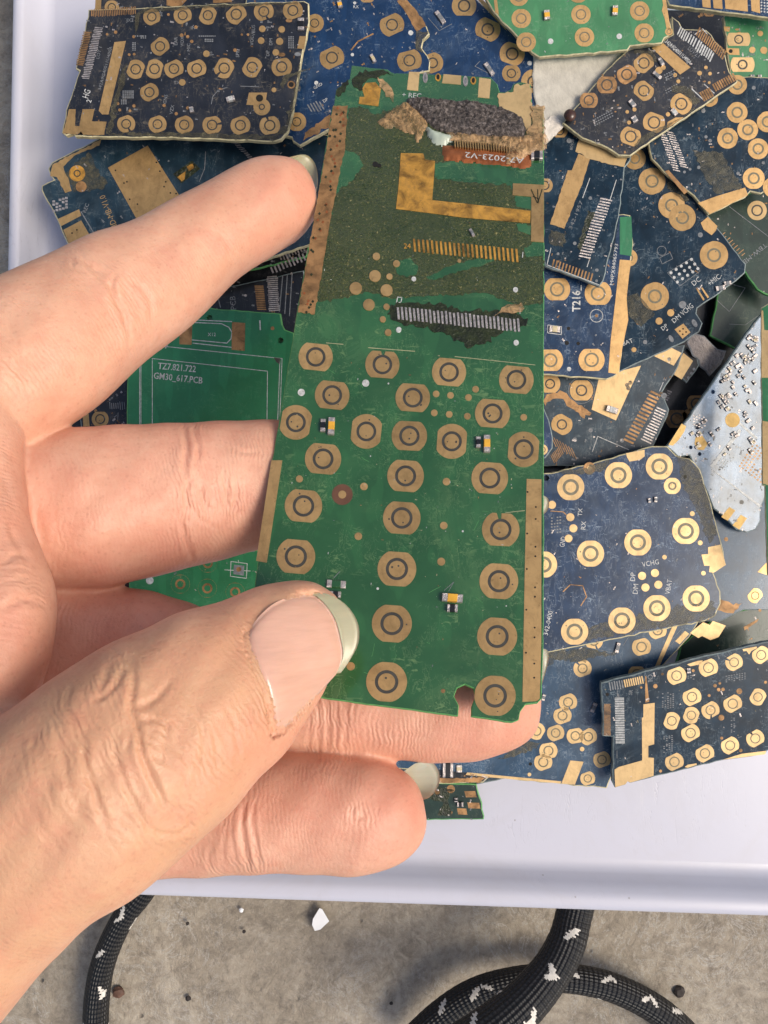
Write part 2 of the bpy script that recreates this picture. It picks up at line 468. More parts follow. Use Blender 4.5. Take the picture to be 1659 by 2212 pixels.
    def marks(s, n, seed, mats=None, size=7, region=None, name='printed_marks'):
        "tiny faded reference marks and tinned spots"
        rnd = random.Random(seed); o = frl(s.f, region) if region else s.out
        xs = [p[0] for p in o]; ys = [p[1] for p in o]; sets = {}
        def inside(x, y):
            r = False; j = len(o) - 1
            for i in range(len(o)):
                if (o[i][1] > y) != (o[j][1] > y) and x < (o[j][0] - o[i][0]) * (y - o[i][1]) / (o[j][1] - o[i][1]) + o[i][0]: r = not r
                j = i
            return r
        mats = mats or ('silkd', 'silkd', 'gold_w', 'solder')
        base = rnd.uniform(0, 90)
        c = 0; tries = 0
        while c < n and tries < n * 20:
            tries += 1
            x = rnd.uniform(min(xs), max(xs)); y = rnd.uniform(min(ys), max(ys))
            if not inside(x, y): continue
            c += 1; m = rnd.choice(mats); k = size * s.sc * rnd.uniform(.5, 1.2)
            a = math.radians(base + rnd.choice((0, 90))); ca, sa = math.cos(a), math.sin(a)
            num = rnd.randint(1, 5)
            for i in range(num):
                w_ = k * rnd.uniform(.12, .3); h_ = k * rnd.uniform(.3, .7)
                cx = x + ca * i * k * .6; cy = y + sa * i * k * .6
                if not inside(cx, cy): continue
                sets.setdefault(m, []).append([(cx + ca * u * w_ - sa * v * h_, cy + sa * u * w_ + ca * v * h_) for u, v in ((-1, -1), (1, -1), (1, 1), (-1, 1))])
        for m, ps in sets.items():
            s.part('solder_marks' if m in ('solder', 'gold_w') else name, ps, .00003 + .000004 * mats.index(m), M[m])

def cr(a, b, c, d, t):      # Catmull-Rom
    return .5 * ((2 * b) + (-a + c) * t + (2 * a - 5 * b + 4 * c - d) * t * t + (-a + 3 * b - 3 * c + d) * t ** 3)
# ================================================================== concrete, tray, hoses, debris
def grid(name, x0, x1, y0, y1, n, zf, mat, kind=None):
    V = [(x0 + (x1 - x0) * i / n, y0 + (y1 - y0) * j / n, zf(x0 + (x1 - x0) * i / n, y0 + (y1 - y0) * j / n)) for i in range(n + 1) for j in range(n + 1)]
    F_ = [(i * (n + 1) + j, (i + 1) * (n + 1) + j, (i + 1) * (n + 1) + j + 1, i * (n + 1) + j + 1) for i in range(n) for j in range(n)]
    return mesh_obj(name, V, F_, mat, smooth=True)
from mathutils import noise as MN
g = grid('ground', -.6, .6, -.6, .6, 160, lambda x, y: .0008 * MN.noise(Vector((x * 30, y * 30, 0))) - .0006, M['concrete']); tag(g, kind='structure')
# tray: floor, rounded corner, sloping wall, rolled rim (outline in the picture at its own depths)
def quad_at(l, t, r, b_, d, bl=0):   # tray outline corners; left edge leans, lower edge tilts
    return [P(l + 20, t, d), P(r, t, d), P(r, b_ + 75, d), P(l - 40, b_ - 12 + bl, d)]
def ringpts(q, rad, n=8):
    out = []
    m = len(q)
    for i in range(m):
        p0, p1, p2 = q[i - 1], q[i], q[(i + 1) % m]; a = (p0 - p1).normalized(); c_ = (p2 - p1).normalized()
        s_, e = p1 + a * rad, p1 + c_ * rad
        for k in range(n + 1):
            t = k / n; out.append((s_ * (1 - t) ** 2 + p1 * 2 * t * (1 - t) + e * t ** 2))
    return out
prof = [(.2225, 96, -100, .020), (.2223, 88, -90, .020), (.2218, 78, -78, .021), (.2208, 66, -68, .022), (.2186, 48, -50, .023), (.2158, 30, -28, .024), (.2152, 24, -14, .024), (.2148, 14, 0, .025), (.2151, 4, 10, .025), (.2172, 4, 10, .025), (.2400, 40, -60, .025), (.2480, 40, -64, .025)]
V = []; F_ = []; rr_ = []
for d, il, ib, rad in prof:
    q = quad_at(28 + il, -1200, 2600, 1924 + ib, d); pts = ringpts(q, rad * K)
    rr_.append([len(V) + k for k in range(len(pts))]); V += pts
for a, b_ in zip(rr_[:-1], rr_[1:]):
    for k in range(len(a)): j = (k + 1) % len(a); F_.append((a[k], a[j], b_[j], b_[k]))
F_.append(tuple(rr_[0]))
tray = mesh_obj('tray', V, F_, M['tray'], origin=P(800, 1000, .2225), smooth=False)
bmt = bmesh.new(); bmt.from_mesh(tray.data); bmesh.ops.recalc_face_normals(bmt, faces=bmt.faces); bmt.to_mesh(tray.data); bmt.free()
for p in tray.data.polygons: p.use_smooth = len(p.vertices) == 4
tag(tray, 'shallow white plastic tray holding the heap of scrap circuit boards', 'tray')

# braided hoses
def hose_mats():
    t = NT('black braid'); w1 = t.n.new('ShaderNodeUVMap'); w1.uv_map = 'UVMap'
    sep = t.n.new('ShaderNodeSeparateXYZ'); t.l.new(w1.outputs[0], sep.inputs[0])
    a = t.math('SINE', t.math('MULTIPLY', t.math('ADD', sep.outputs[0], sep.outputs[1]), 6.2832 * 14)); b_ = t.math('SINE', t.math('MULTIPLY', t.math('SUBTRACT', sep.outputs[0], sep.outputs[1]), 6.2832 * 14))
    wv = t.math('MULTIPLY', a, b_)
    t.set(Base_Color=t.ramp(wv, [(.1, lin((8, 8, 10))), (.7, lin((32, 31, 32)))]), Roughness=.5)
    t.bump(wv, .6, .0004); return t.m
M['braid'] = hose_mats(); M['fleck'] = plain('white braid thread', (205, 200, 190), .6, nscale=1200)
def hose(pts, label, seed, twist=1.0, period=9):
    rnd = random.Random(seed); pts = np.array(pts, float); L = []
    for i in range(len(pts) - 1):
        a = pts[max(0, i - 1)]; b_ = pts[i]; c_ = pts[i + 1]; e = pts[min(len(pts) - 1, i + 2)]
        for k in range(16): L.append(cr(a, b_, c_, e, k / 16))
    C3 = [P(p[0], p[1], p[3]) for p in L]; R = [p[2] * p[3] * K / W for p in L]
    # resample evenly
    acc = [0]; 
    for a, b_ in zip(C3[:-1], C3[1:]): acc.append(acc[-1] + (b_ - a).length)
    step = .0004; m = int(acc[-1] / step); Cs = []; Rs = []
    for i in range(m):
        s = i * step; k = np.searchsorted(acc, s, 'right') - 1; k = min(k, len(C3) - 2); f = (s - acc[k]) / max(1e-9, acc[k + 1] - acc[k])
        Cs.append(C3[k].lerp(C3[k + 1], f)); Rs.append(R[k] * (1 - f) + R[k + 1] * f)
    n = 90; V = []; F_ = []; mi = []; uv = []; PR = period * 3
    FL = []
    for _ in range(40):
        l_ = []; c0 = rnd.uniform(0, n)
        for a_ in range(3):
            cc_ = c0 + a_ * n / 3 + rnd.uniform(-3, 3)
            for sgn in (1, -1):
                if rnd.random() < .85: l_.append((rnd.uniform(0, 6) + (5 if sgn < 0 else 0), cc_ + (4 if sgn < 0 else -4), sgn * .9, rnd.uniform(5, 9), rnd.uniform(2.2, 3.8)))
        FL.append(l_); org_ = Cs[len(Cs) // 2]
    for i in range(m):
        T = (Cs[min(i + 1, m - 1)] - Cs[max(i - 1, 0)]).normalized(); A = T.cross(Vector((0, 0, 1))).normalized(); B_ = A.cross(T)
        for k in range(n):
            t = 2 * math.pi * k / n
            bumpy = 1 + .012 * math.sin((k / n * 20 + i * .09) * 2 * math.pi) * math.sin((i * .09 - k / n * 20) * 2 * math.pi)
            V.append(Cs[i] + (A * math.cos(t) + B_ * math.sin(t)) * Rs[i] * bumpy)
    for i in range(m - 1):
        for k in range(n):
            F_.append((i * n + k, i * n + (k + 1) % n, (i + 1) * n + (k + 1) % n, (i + 1) * n + k))
            on = False
            for (r0, c0, sl, ln, wd_) in FL[i // PR % len(FL)]:
                q_ = i % PR - r0
                if 0 <= q_ < ln:
                    w_ = wd_ * (1 - .5 * abs(q_ / ln - .5) * 2) * (1 + .35 * math.sin(i * 2.7 + c0)); dc = (k - c0 - sl * q_ + n / 2) % n - n / 2
                    if abs(dc) < w_: on = True
            mi.append(1 if on else 0)
    o = mesh_obj('braided_hose', V, F_, [M['braid'], M['fleck']], None, org_, mi, True)
    uvl = o.data.uv_layers.new(name='UVMap')
    for p in o.data.polygons:
        i, k = divmod(p.index, n)
        for li, (di, dk) in zip(p.loop_indices, ((0, 0), (0, 1), (1, 1), (1, 0))): uvl.data[li].uv = ((k + dk) / n * 1.0, (i + di) * step / .035)
    tag(o, label, 'hose', 'black hoses with white flecked braid on the concrete'); return o
hose([(380, 1800, 24, .2400), (318, 1915, 24, .2405), (265, 1985, 25, .2410), (226, 2070, 26, .2412), (210, 2150, 27, .2412), (208, 2240, 27, .2412), (225, 2340, 27, .2412)], 'black hose with white flecks curving down from the tray at lower left', 1, period=9)
hose([(1268, 1860, 37, .2330), (1240, 1975, 38, .2300), (1222, 2040, 40, .2270), (1185, 2105, 42, .2240), (1120, 2178, 47, .2200), (1030, 2250, 52, .2160), (900, 2330, 56, .2120)], 'thick black hose with white flecks rising towards the lens at the bottom edge', 2, period=10)
hose([(880, 2260, 30, .2400), (950, 2195, 30, .2395), (1020, 2148, 29, .2392), (1100, 2122, 28, .2390), (1200, 2112, 28, .2390), (1300, 2126, 29, .2395), (1390, 2164, 30, .2400), (1460, 2215, 31, .2400), (1540, 2300, 31, .2400)], 'thinner black hose looping under the thick one at the bottom edge', 3, period=9)

# debris on the concrete
def pebble(px, py, r, mat, name, label, cat, flat=.5, seed=0, group=None):
    rnd = random.Random(seed); bm = bmesh.new(); bmesh.ops.create_icosphere(bm, subdivisions=2, radius=1)
    rr2 = r * .25 * K / W; 
    for v in bm.verts: v.co *= rr2 * (1 + rnd.uniform(-.18, .18)); v.co.z *= flat
    me = bpy.data.meshes.new(name); bm.to_mesh(me); bm.free(); me.materials.append(mat)
    o = link(name, me); o.location = P(px, py, .2497); tag(o, label, cat, group); return o
dark = plain('dark pebble', (44, 36, 32), .7); brown = plain('reddish brown pebble', (92, 66, 54), .7)
pebble(255, 2143, 13, brown, 'pebble', 'reddish brown pebble beside the hose at lower left', 'pebble', seed=1)
pebble(1467, 2141, 13, dark, 'pebble', 'dark round pebble at lower right beyond the looping hose', 'pebble', seed=2)
pebble(407, 2157, 6, dark, 'pebble', 'small dark pebble below the white chip and right of the left hose', 'pebble', seed=3)
pebble(527, 2012, 4, dark, 'pebble', 'tiny dark pebble near the tray edge left of the white chip', 'pebble', seed=4)
pebble(405, 1995, 4, dark, 'pebble', 'tiny dark pebble just under the tray edge at left', 'pebble', seed=5)
pebble(845, 2167, 4, dark, 'pebble', 'tiny dark pebble left of where the two hoses cross', 'pebble', seed=6)
cw = plain('white chip', (225, 225, 225), .5, var=.05)
def chip(pts, d, th, label):
    V = [P(x, y, d) for x, y in pts] + [P(x, y, d + th) for x, y in pts]; n = len(pts)
    F_ = [tuple(range(n))] + [(i, (i + 1) % n, n + (i + 1) % n, n + i) for i in range(n)] + [tuple(range(2 * n - 1, n - 1, -1))]
    o = mesh_obj('plastic_chip', V, F_, cw, None, V[0]); tag(o, label, 'chip'); return o
chip([(676, 1985), (690, 1962), (696, 1964), (711, 1990), (692, 2008), (680, 2011), (674, 1998)], .2475, .0012, 'kite shaped white plastic chip lying on the concrete below the tray')
pebble(521, 1966, 5, cw, 'plastic_crumb', 'tiny white crumb on the concrete close to the tray edge', 'crumb', seed=8)
# mounting bead by the card
bd = bmesh.new(); bmesh.ops.create_uvsphere(bd, u_segments=20, v_segments=12, radius=13 * .2 * K / W)
for v in bd.verts: v.co.z *= .6
me = bpy.data.meshes.new('rubber_bead'); bd.to_mesh(me); bd.free(); me.materials.append(plain('brown resin bead', (66, 42, 32), .25, nscale=700, var=.5))
for p in me.polygons: p.use_smooth = True
bead = link('rubber_bead', me); bead.location = P(1231, 249, .1975); tag(bead, 'dark brown round bead at the lower left tip of the diagonal black board', 'bead')

FR.update({'J': (162, 0, .3255), 'K': (648, 0, .3581), 'L': (1350, 0, .1953), 'N': (1350, 648, .366), 'Q': (1134, 1296, .3164)})

# ================================================================== deep layers: dark filler boards added so gaps in the heap read as shade
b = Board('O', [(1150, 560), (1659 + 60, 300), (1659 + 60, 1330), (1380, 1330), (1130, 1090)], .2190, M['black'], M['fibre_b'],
          'black filler board for the dark gap right of the torn board with very large rings', seed=40)
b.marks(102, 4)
for x, y, r in ((1498, 905, 26), (1462, 905, 24), (1505, 872, 22)): b.pad(x, y, r, mat=M['gold_w'])
b = Board('O', [(300, 280), (760, 240), (760, 1290), (560, 1330), (150, 1330), (150, 900), (240, 500)], .2195, M['black'], M['fibre_b'],
          'black filler board at the very bottom of the heap below the index finger', seed=41)
b.marks(153, 8)
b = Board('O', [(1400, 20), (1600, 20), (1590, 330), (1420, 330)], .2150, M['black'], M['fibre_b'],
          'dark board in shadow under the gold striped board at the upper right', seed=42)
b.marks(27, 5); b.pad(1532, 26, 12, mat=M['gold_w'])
b.lines([[(1438, 14), (1432, 40), (1450, 60)], [(1415, 42), (1475, 86)]], 2)
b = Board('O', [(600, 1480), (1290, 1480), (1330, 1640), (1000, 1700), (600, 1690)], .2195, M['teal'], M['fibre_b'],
          'dark filler board lying flat beneath the ring finger at the lower edge of the heap', seed=43)
b.marks(51, 9)

# ================================================================== small boards at the bottom edge
b = Board('F', [(-190, 1000), (250, 1012), (287, 1165), (285, 1183), (-150, 1186)], [(900, 1700, .2165), (1050, 1700, .2165), (900, 1770, .2178)], M['dgreen'], M['fibre_g'],
          'small dark green board with three gold squares poking out beside the little fingertip', seed=2)
b.poly([(190, 1045), (243, 1045), (250, 1075), (198, 1075)], M['gold_w']); b.poly([(205, 1100), (262, 1102), (268, 1130), (210, 1128)], M['gold_w'])
b.poly([(155, 1128), (200, 1130), (205, 1160), (160, 1158)], M['gold_w'])
b.poly([(20, 1020), (140, 1040), (110, 1090), (130, 1165), (60, 1160), (90, 1100), (20, 1080)], M['burn'], 'burnt_patch', rough=1)
b.smd(170, 1107, 22, 30, 90, M['chipblack']); b.smd(150, 1085, 16, 18, 0, M['chipblack']); b.dots([(125, 1035, 20), (60, 1050, 12)], M['gold_w'])
b.marks(23, 3)
b = Board('F', [(60, 890), (330, 880), (330, 960), (280, 1005), (60, 1010)], .2130, M['black'], M['fibre_y'],
          'black board with amber edge plating squeezed between little finger nail and blue board', seed=3)
b.poly([(60, 985), (290, 982), (270, 1002), (62, 1006)], M['gold_w'], rough=1)
b.smd(110, 940, 70, 50, 90, M['chipblack'], z=.0008); b.smd(165, 935, 26, 34, 0); b.marks(40, 13, size=9)

# ================================================================== lower blue board with many small key contacts
b = Board('F', [(-500, 380), (555, 330), (640, 330), (1150, 190), (1330, 215), (1280, 300), (1150, 440), (1000, 560), (930, 800), (912, 960), (880, 1033), (200, 968), (-100, 940), (-500, 900)],
          [(900, 1450, .2110), (1450, 1350, .2095), (1300, 1700, .2130)], M['slate'], M['fibre_y'],
          'steel blue board with small paired gold contacts at the lower edge of the heap', seed=4)
b.ringm = M['carbon2']; b.gold = M['gold_b']
for x, y, r, a, g in ((817, 318, 44, -10, 60), (1125, 268, 44, 20, None), (1047, 348, 46, 15, None), (762, 452, 44, 20, 250), (692, 615, 44, 20, 100), (665, 680, 44, 20, 290),
                      (540, 755, 42, 60, None), (632, 764, 42, 20, None), (727, 778, 42, 10, None), (790, 782, 42, 30, None), (597, 850, 44, 10, None), (572, 905, 44, 20, None),
                      (856, 893, 42, 20, None), (787, 984, 36, 20, None), (1025, 478, 42, 0, None)):
    b.pad(x, y, r, a, .84, g, ro=.56, ri=.42)
b.dots([(760, 842, 11), (505, 965, 9), (695, 1120, 1)]); b.dot(510, 914, 8, M['hole'], 'via')
b.poly([(703, 897), (767, 903), (725, 1014), (660, 1008)]); b.poly([(205, 955), (660, 998), (655, 1008), (195, 968)])
b.poly([(1205, 228), (1225, 238), (1132, 445), (1112, 445)]); b.poly([(1258, 270), (1278, 285), (1232, 335), (1210, 320)])
b.poly([(1345, 228), (1378, 242), (1392, 222), (1455, 245), (1420, 300), (1380, 315), (1340, 295), (1322, 305), (1282, 280)])
b.smd(930, 350, 18, 50, -15, M['silkd']); b.smd(815, 640, 18, 46, -25, M['silkd']); b.smd(572, 590, 16, 30, -15, M['silkd'])
b.lines([[(615, 370), (700, 330), (920, 380)], [(690, 345), (900, 300)], [(960, 340), (990, 290)], [(1180, 330), (1240, 262)], [(1192, 338), (1250, 272)]], 2, M['silkd'])
b.poly([(560, 400), (640, 362), (760, 352), (940, 380), (800, 400), (720, 420), (640, 410), (570, 450)], M['tape'], 'tape_residue', .00006, 3)
b.poly([(480, 800), (560, 810), (540, 840), (430, 880), (350, 890), (420, 850)], M['tape'], 'tape_residue', .00006, 2)
b.marks(44, 5, size=6)

# ================================================================== board at the lower right corner
b = Board('Q', [(520, 565), (1175, 395), (1800, 250), (1800, 1020), (1654, 1030), (1640, 1055), (1350, 1095), (720, 1250), (700, 1240), (685, 1262), (615, 1282), (597, 1245), (603, 935), (530, 930)],
          [(1300, 1500, .2050), (1650, 1420, .2040), (1330, 1690, .2080)], M['navy2'], M['fibre_b'],
          'slate board nearest the lower right, gold L strip and comb contacts at its left', seed=6, thick=.0014)
b.ringm = M['carbon2']; b.gold = M['gold_b']
for x, y, r, a, c, g in ((1035, 517, 66, 20, .8, None), (1252, 462, 66, 20, .8, None), (1427, 425, 60, 30, .85, 230), (1612, 375, 62, 35, .82, None), (1140, 662, 64, 25, .8, None),
                         (1002, 825, 60, 70, .8, None), (1135, 787, 58, 70, .86, None), (1266, 752, 62, 30, .8, 110), (1418, 708, 64, 30, .78, None), (1590, 662, 58, 60, .82, None),
                         (1130, 908, 64, 30, .78, None), (1020, 1105, 64, 25, .78, None), (1228, 1047, 64, 30, .78, None), (1400, 993, 62, 30, .8, None), (1572, 945, 62, 30, .8, 260)):
    b.pad(x, y, r, a, c, g, ro=.56, ri=.44)
b.poly([(808, 712), (885, 702), (882, 985), (842, 995), (842, 1075), (880, 1078), (878, 1200), (720, 1246), (700, 1238), (686, 1258), (616, 1278), (611, 1158), (640, 1140), (800, 1095), (798, 805), (808, 800)])
b.poly([(820, 520), (828, 520), (848, 695), (822, 700)], M['gold_w'])
b.poly([(1105, 440), (1180, 415), (1215, 412), (1190, 440), (1130, 452)]); b.poly([(1485, 335), (1580, 318), (1585, 328), (1545, 348), (1530, 372), (1512, 348), (1490, 350)])
b.poly([(1090, 1140), (1110, 1125), (1170, 1115), (1172, 1125), (1110, 1145)]); b.poly([(1350, 1090), (1480, 1050), (1645, 1030), (1640, 1053)])
b.bars((580, 590), (665, 575), 6, 55, 8, M['silkd'], jitter=.1); b.bars((682, 570), (802, 545), 9, 52, 9)
b.bars((562, 712), (562, 922), 26, 46, 4, M['gold_w'], ang=0, jitter=.08); b.bars((645, 670), (650, 975), 27, 62, 6, M['silk'], ang=0)
b.dots([(890, 588, 15), (1340, 803, 20), (1463, 623, 20), (938, 506, 9), (793, 597, 8), (1257, 652, 10), (1297, 585, 12), (1322, 612, 12), (1352, 610, 12), (1330, 568, 9), (1642, 562, 10), (925, 1168, 10), (1343, 943, 10), (1473, 1027, 12), (1148, 482, 10)], M['gold_w'])
b.dot(562, 645, 12, M['hole'], 'via')
for x0, y0, c, r in ((940, 640, 5, 9), (1375, 520, 8, 4), (950, 935, 4, 9), (1410, 810, 2, 8), (1115, 520, 3, 3)):
    b.part('solder_marks', [[fr('Q', x0 + i * 18 + u, y0 + j * 13 - i * 3 + v) for u, v in ((-5, -3), (5, -3), (5, 3), (-5, 3))] for i in range(c) for j in range(r) if b.rnd.random() > .2], .00004, M['silkd'])
b.text('IO', 872, 555, 34, 90, M['silkd']); b.text('SR', 730, 650, 24, 80, M['silkd']); b.lines([[(628, 1030), (628, 1080)], [(630, 610), (630, 690)]], 3, M['silkd'])
b.smd(1115, 480, 26, 34, 5, M['silkd'], z=.0004); b.marks(85, 6, size=9, mats=('silkd', 'silkd', 'carbon2', 'solder'))

# ================================================================== flat grey blue board at right, under the glaring one
b = Board('N', [(300, 1080), (860, 1080), (860, 1830), (700, 1830), (560, 1900), (300, 1880)], .2138, M['slate'], M['fibre_b'],
          'smooth grey blue board at the right edge under the rounded end of the glaring board', seed=7)
b.pad(768, 1745, 44, 50, .8, ro=.56); b.dots([(597, 1412, 12), (796, 1832, 9)], M['gold_w']); b.poly([(845, 1540), (845, 1625), (782, 1605)])
b.poly([(545, 1760), (640, 1800), (690, 1790), (640, 1850), (545, 1830)], M['gold_w'], 'solder_smear', rough=2)
b.marks(13, 9, size=5)
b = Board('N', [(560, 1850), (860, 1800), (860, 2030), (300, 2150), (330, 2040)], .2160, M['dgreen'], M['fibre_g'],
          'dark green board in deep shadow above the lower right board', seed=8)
b.poly([(700, 1930), (790, 1880), (780, 1900), (705, 1950)], M['gold_w']); b.marks(13, 19)

# ================================================================== glaring pale board with chip footprints
b = Board('E', [(1655, 40), (1560, 160), (1190, 690), (1085, 830), (1150, 890), (1215, 880), (1300, 1060), (1350, 1180), (1410, 1225), (1480, 1300), (1540, 1318), (1590, 1300), (1618, 1250), (1618, 1180), (1650, 1100), (1700, 1000), (1700, 40)],
          [(1450, 900, .2060), (1650, 900, .2089), (1450, 1120, .2086)], M['silver'], M['fibre_b'],
          'pale board glaring in the light, two gold rectangles at its rounded end', seed=9,
          holes=((1392, 462, 11), (1348, 520, 12), (1258, 716, 18), (1222, 834, 11), (1272, 872, 11)))
b.gold = M['gold_m']
b.part('corner_bracket_outline', [[fr('E', *q) for q in pp] for pp in ([(1330, 940), (1345, 952), (1510, 742), (1495, 730)], [(1335, 950), (1345, 965), (1612, 1175), (1612, 1158)])], .00005, M['silk'])
b.part('chip_footprint', [[fr('E', 1500 + i * 17 + j * 10 + u, 940 - i * 0 + i * 13 + j * -16 + v) for u, v in ((-7, 0), (0, 6), (7, 0), (0, -6))] for i in range(9) for j in range(9) if abs(i - 4) + abs(j - 4) > 1], .00004, M['gold_w'])
b.part('chip_footprint', [[fr('E', 1370 + i * 11 + j * 7 + u, 930 + i * 8 + j * -10 + v) for u, v in ((-3, 0), (0, 3), (3, 0), (0, -3))] for i in range(5) for j in range(8) if b.rnd.random() > .35], .00004, M['carbon2'])
b.part('chip_footprint', [[fr('E', 1240 + i * 15 + u, 640 + j * 16 + i * 6 + v) for u, v in ((-5, -3), (5, -3), (5, 4), (-5, 4))] for i in range(5) for j in range(5) if b.rnd.random() > .3], .00004, M['solder'])
b.poly([(1440, 1172), (1474, 1192), (1430, 1250), (1394, 1228)]); b.poly([(1505, 1216), (1540, 1236), (1496, 1300), (1458, 1276)]); b.poly([(1170, 700), (1195, 715), (1185, 745), (1155, 790), (1120, 825), (1095, 820)])
b.poly([(1250, 775), (1285, 765), (1318, 815), (1295, 850), (1262, 848), (1242, 815)]); b.dot(1458, 680, 42, M['gold_m'], 'shield_pad')
b.lines([[(1500, 700), (1590, 780)]], 14, M['silk']); b.dots([(1385, 960, 6), (1510, 1145, 12)], M['carbon'])
rn = random.Random(77)
for i in range(80):
    y = rn.uniform(200, 900); x = rn.uniform(max(1190, 1560 - (y - 160) * .70) + 25, 1590)
    if abs(x - 1458) < 60 and abs(y - 680) < 60: continue
    b.smd(x, y, rn.uniform(12, 20), rn.uniform(16, 34), rn.choice((35, 125)), rn.choice((M['silkd'], M['ceramic'], M['chipblack'], M['solder'])), z=.0004)
b.marks(119, 21, mats=('silk', 'solder', 'chipblack', 'silkd'), size=9)

# ================================================================== edge of a board standing at the right border
b = Board('E', [(1618, 45), (1660, 20), (1760, 20), (1760, 1560), (1655, 1560), (1640, 1055), (1625, 1050)], [(1646, 700, .1925), (1700, 700, .1905), (1646, 1100, .1935)], M['green3'], M['fibre_y'],
          'green board with a tarnished gold border cut off by the right edge of the photograph', seed=10)
b.poly([(1622, 60), (1632, 60), (1638, 170), (1665, 172), (1665, 440), (1622, 440)], M['gold_b']); b.poly([(1628, 685), (1665, 690), (1665, 1050), (1630, 1040)], M['gold_b'])
# ================================================================== dark green board, upper right, with reversed lettering
b = Board('D', [(1230, 1230), (1330, 1180), (1720, 1030), (1720, 1700), (1600, 1640), (1480, 1470)], .2095, M['dgreen'], M['fibre_g'],
          'dark green board at the right edge with reversed white lettering beside a thin white line', seed=11)
b.pad(1597, 1192, 55, 0, 1, mat=M['gold_b']); b.lines([[(1440, 1170), (1720, 1385)]], 3, M['silkd'])
b.text('TBW-MB-V0R1', 1640, 1375, 26, 219, M['silkd'], 265, mirror=False); b.marks(23, 22, size=6)
b.bars((1400, 1330), (1520, 1440), 9, 30, 4, M['gold_w'], ang=40, jitter=.3)
b = Board('D', [(1380, 1640), (1500, 1500), (1720, 1600), (1720, 1700), (1640, 1850), (1500, 1990), (1330, 1900)], .2150, M['dgreen'], M['fibre_g'],
          'dark green board with a faint white square outline, in the dark gap at right', seed=12)
b.lines([[(1420, 1600), (1530, 1630), (1440, 1765), (1370, 1700)]], 3, M['silkd']); b.lines([[(1440, 1835), (1530, 1840), (1600, 1790)]], 2, M['silkd'])
# crumpled sticker shreds
b = Board('E', [(1110, 385), (1175, 290), (1200, 265), (1260, 330), (1270, 370), (1200, 470)], .2120, M['black'], M['fibre_b'],
          'small black board end with one bright gold rectangle in the dark gap', seed=13)
b.poly([(1180, 300), (1235, 345), (1170, 450), (1118, 418)], M['gold_b']); b.dots([(1208, 440, 8), (1225, 415, 8), (1240, 392, 8)], M['silkd'])

c = Board('N', [(365, 252), (398, 192), (470, 212), (548, 290), (600, 300), (566, 380), (500, 452), (444, 395), (432, 352), (400, 330)], [(1500, 740, .2100), (1560, 760, .2135), (1500, 800, .2125)],
          plain('crumpled grey paper', (150, 140, 134), .8, nscale=260, var=.3, bump=1, bdist=.0012), M['silkd'], 'crumpled grey paper scrap sunk in the dark gap between boards at right', None, thick=.0003, rough=1.2, seed=77)
c.obj.name = 'paper_scrap'; c.obj['category'] = 'paper'
# ================================================================== dark teal board with comb contacts (centre right)
b = Board('E', [(370, 380), (700, 300), (900, 260), (1190, 255), (1150, 380), (1062, 520), (1100, 620), (1090, 660), (1010, 830), (850, 872), (640, 940), (370, 940)],
          [(1180, 820, .2100), (1450, 780, .2085), (1200, 980, .2115)], M['teal'], M['fibre_b'],
          'dark teal board with slanting gold comb and a white component on gold plating', seed=14)
for x, y, r, a in ((425, 475, 58, 0), (603, 512, 66, 0), (492, 705, 60, -30)): b.pad(x, y, r, a, .86, ro=.5, ri=.36)
b.lines([[fr2 for fr2 in circle(603, 512, 74, 24)] + [(677, 512)]], 3, M['silkd'])
b.poly([(700, 450), (760, 420), (830, 400), (940, 372), (880, 500), (798, 682), (660, 620)], M['gold_b'])
b.poly([(1015, 318), (1090, 260), (1170, 300), (1125, 372)], M['gold_b']); b.dot(1100, 335, 11, M['silk'])
b.poly([(385, 570), (430, 530), (500, 520), (560, 570), (660, 640), (620, 672), (560, 620), (520, 600), (500, 560), (440, 560), (400, 600)], M['gold_w'], rough=2)
b.smd(773, 622, 34, 66, 72, M['silk'], z=.0009); b.dots([(862, 482, 12), (880, 468, 12), (868, 500, 12), (655, 738, 12), (1070, 542, 16), (832, 795, 12)], M['silkd'])
b.bars((1022, 530), (870, 800), 15, 62, 11, M['gold_w'], ang=-25); b.bars((1055, 620), (970, 800), 13, 60, 7, M['solder'], ang=-25, jitter=.1)
b.lines([[(1065, 468), (1045, 515)], [(665, 858), (695, 772), (870, 848)]], 4); b.bars((445, 800), (560, 870), 8, 70, 7, M['gold_w'], ang=-65)
b.bars((490, 850), (440, 900), 8, 50, 5, M['gold_w'], ang=-65); b.marks(119, 14, size=8)
b.dot(565, 790, 12, M['silkd']); b.dot(820, 240, 1)

# ================================================================== right mid board (many rings, dark navy)
b = Board('D', [(980, 800), (1490, 430), (1720, 440), (1720, 1040), (1620, 1098), (1560, 1085), (1530, 1120), (1322, 1215), (1240, 1110), (1100, 1000), (1000, 900)],
          [(1430, 330, .2030), (1650, 250, .2010), (1520, 460, .2040)], M['navy2'], M['fibre_y'],
          'scratched navy board at the right edge with a cluster of overlapping round gold contacts', seed=15)
b.ringm = M['carbon2']
for x, y, r in ((1484, 637, 59), (1544, 735, 59), (1430, 783, 59), (1603, 843, 59), (1655, 690, 59), (1578, 1010, 62), (1690, 1060, 60), (1485, 480, 55), (1330, 560, 45)): b.pad(x, y, r, b.rnd.uniform(0, 90), .96, ro=.55, ri=.38)
for (p, q), m in ((((1065, 765), (1140, 965)), 'solder'), (((1105, 750), (1185, 945)), 'solder')): b.bars(p, q, 15, 40, 7, M[m], ang=-12, jitter=.15)
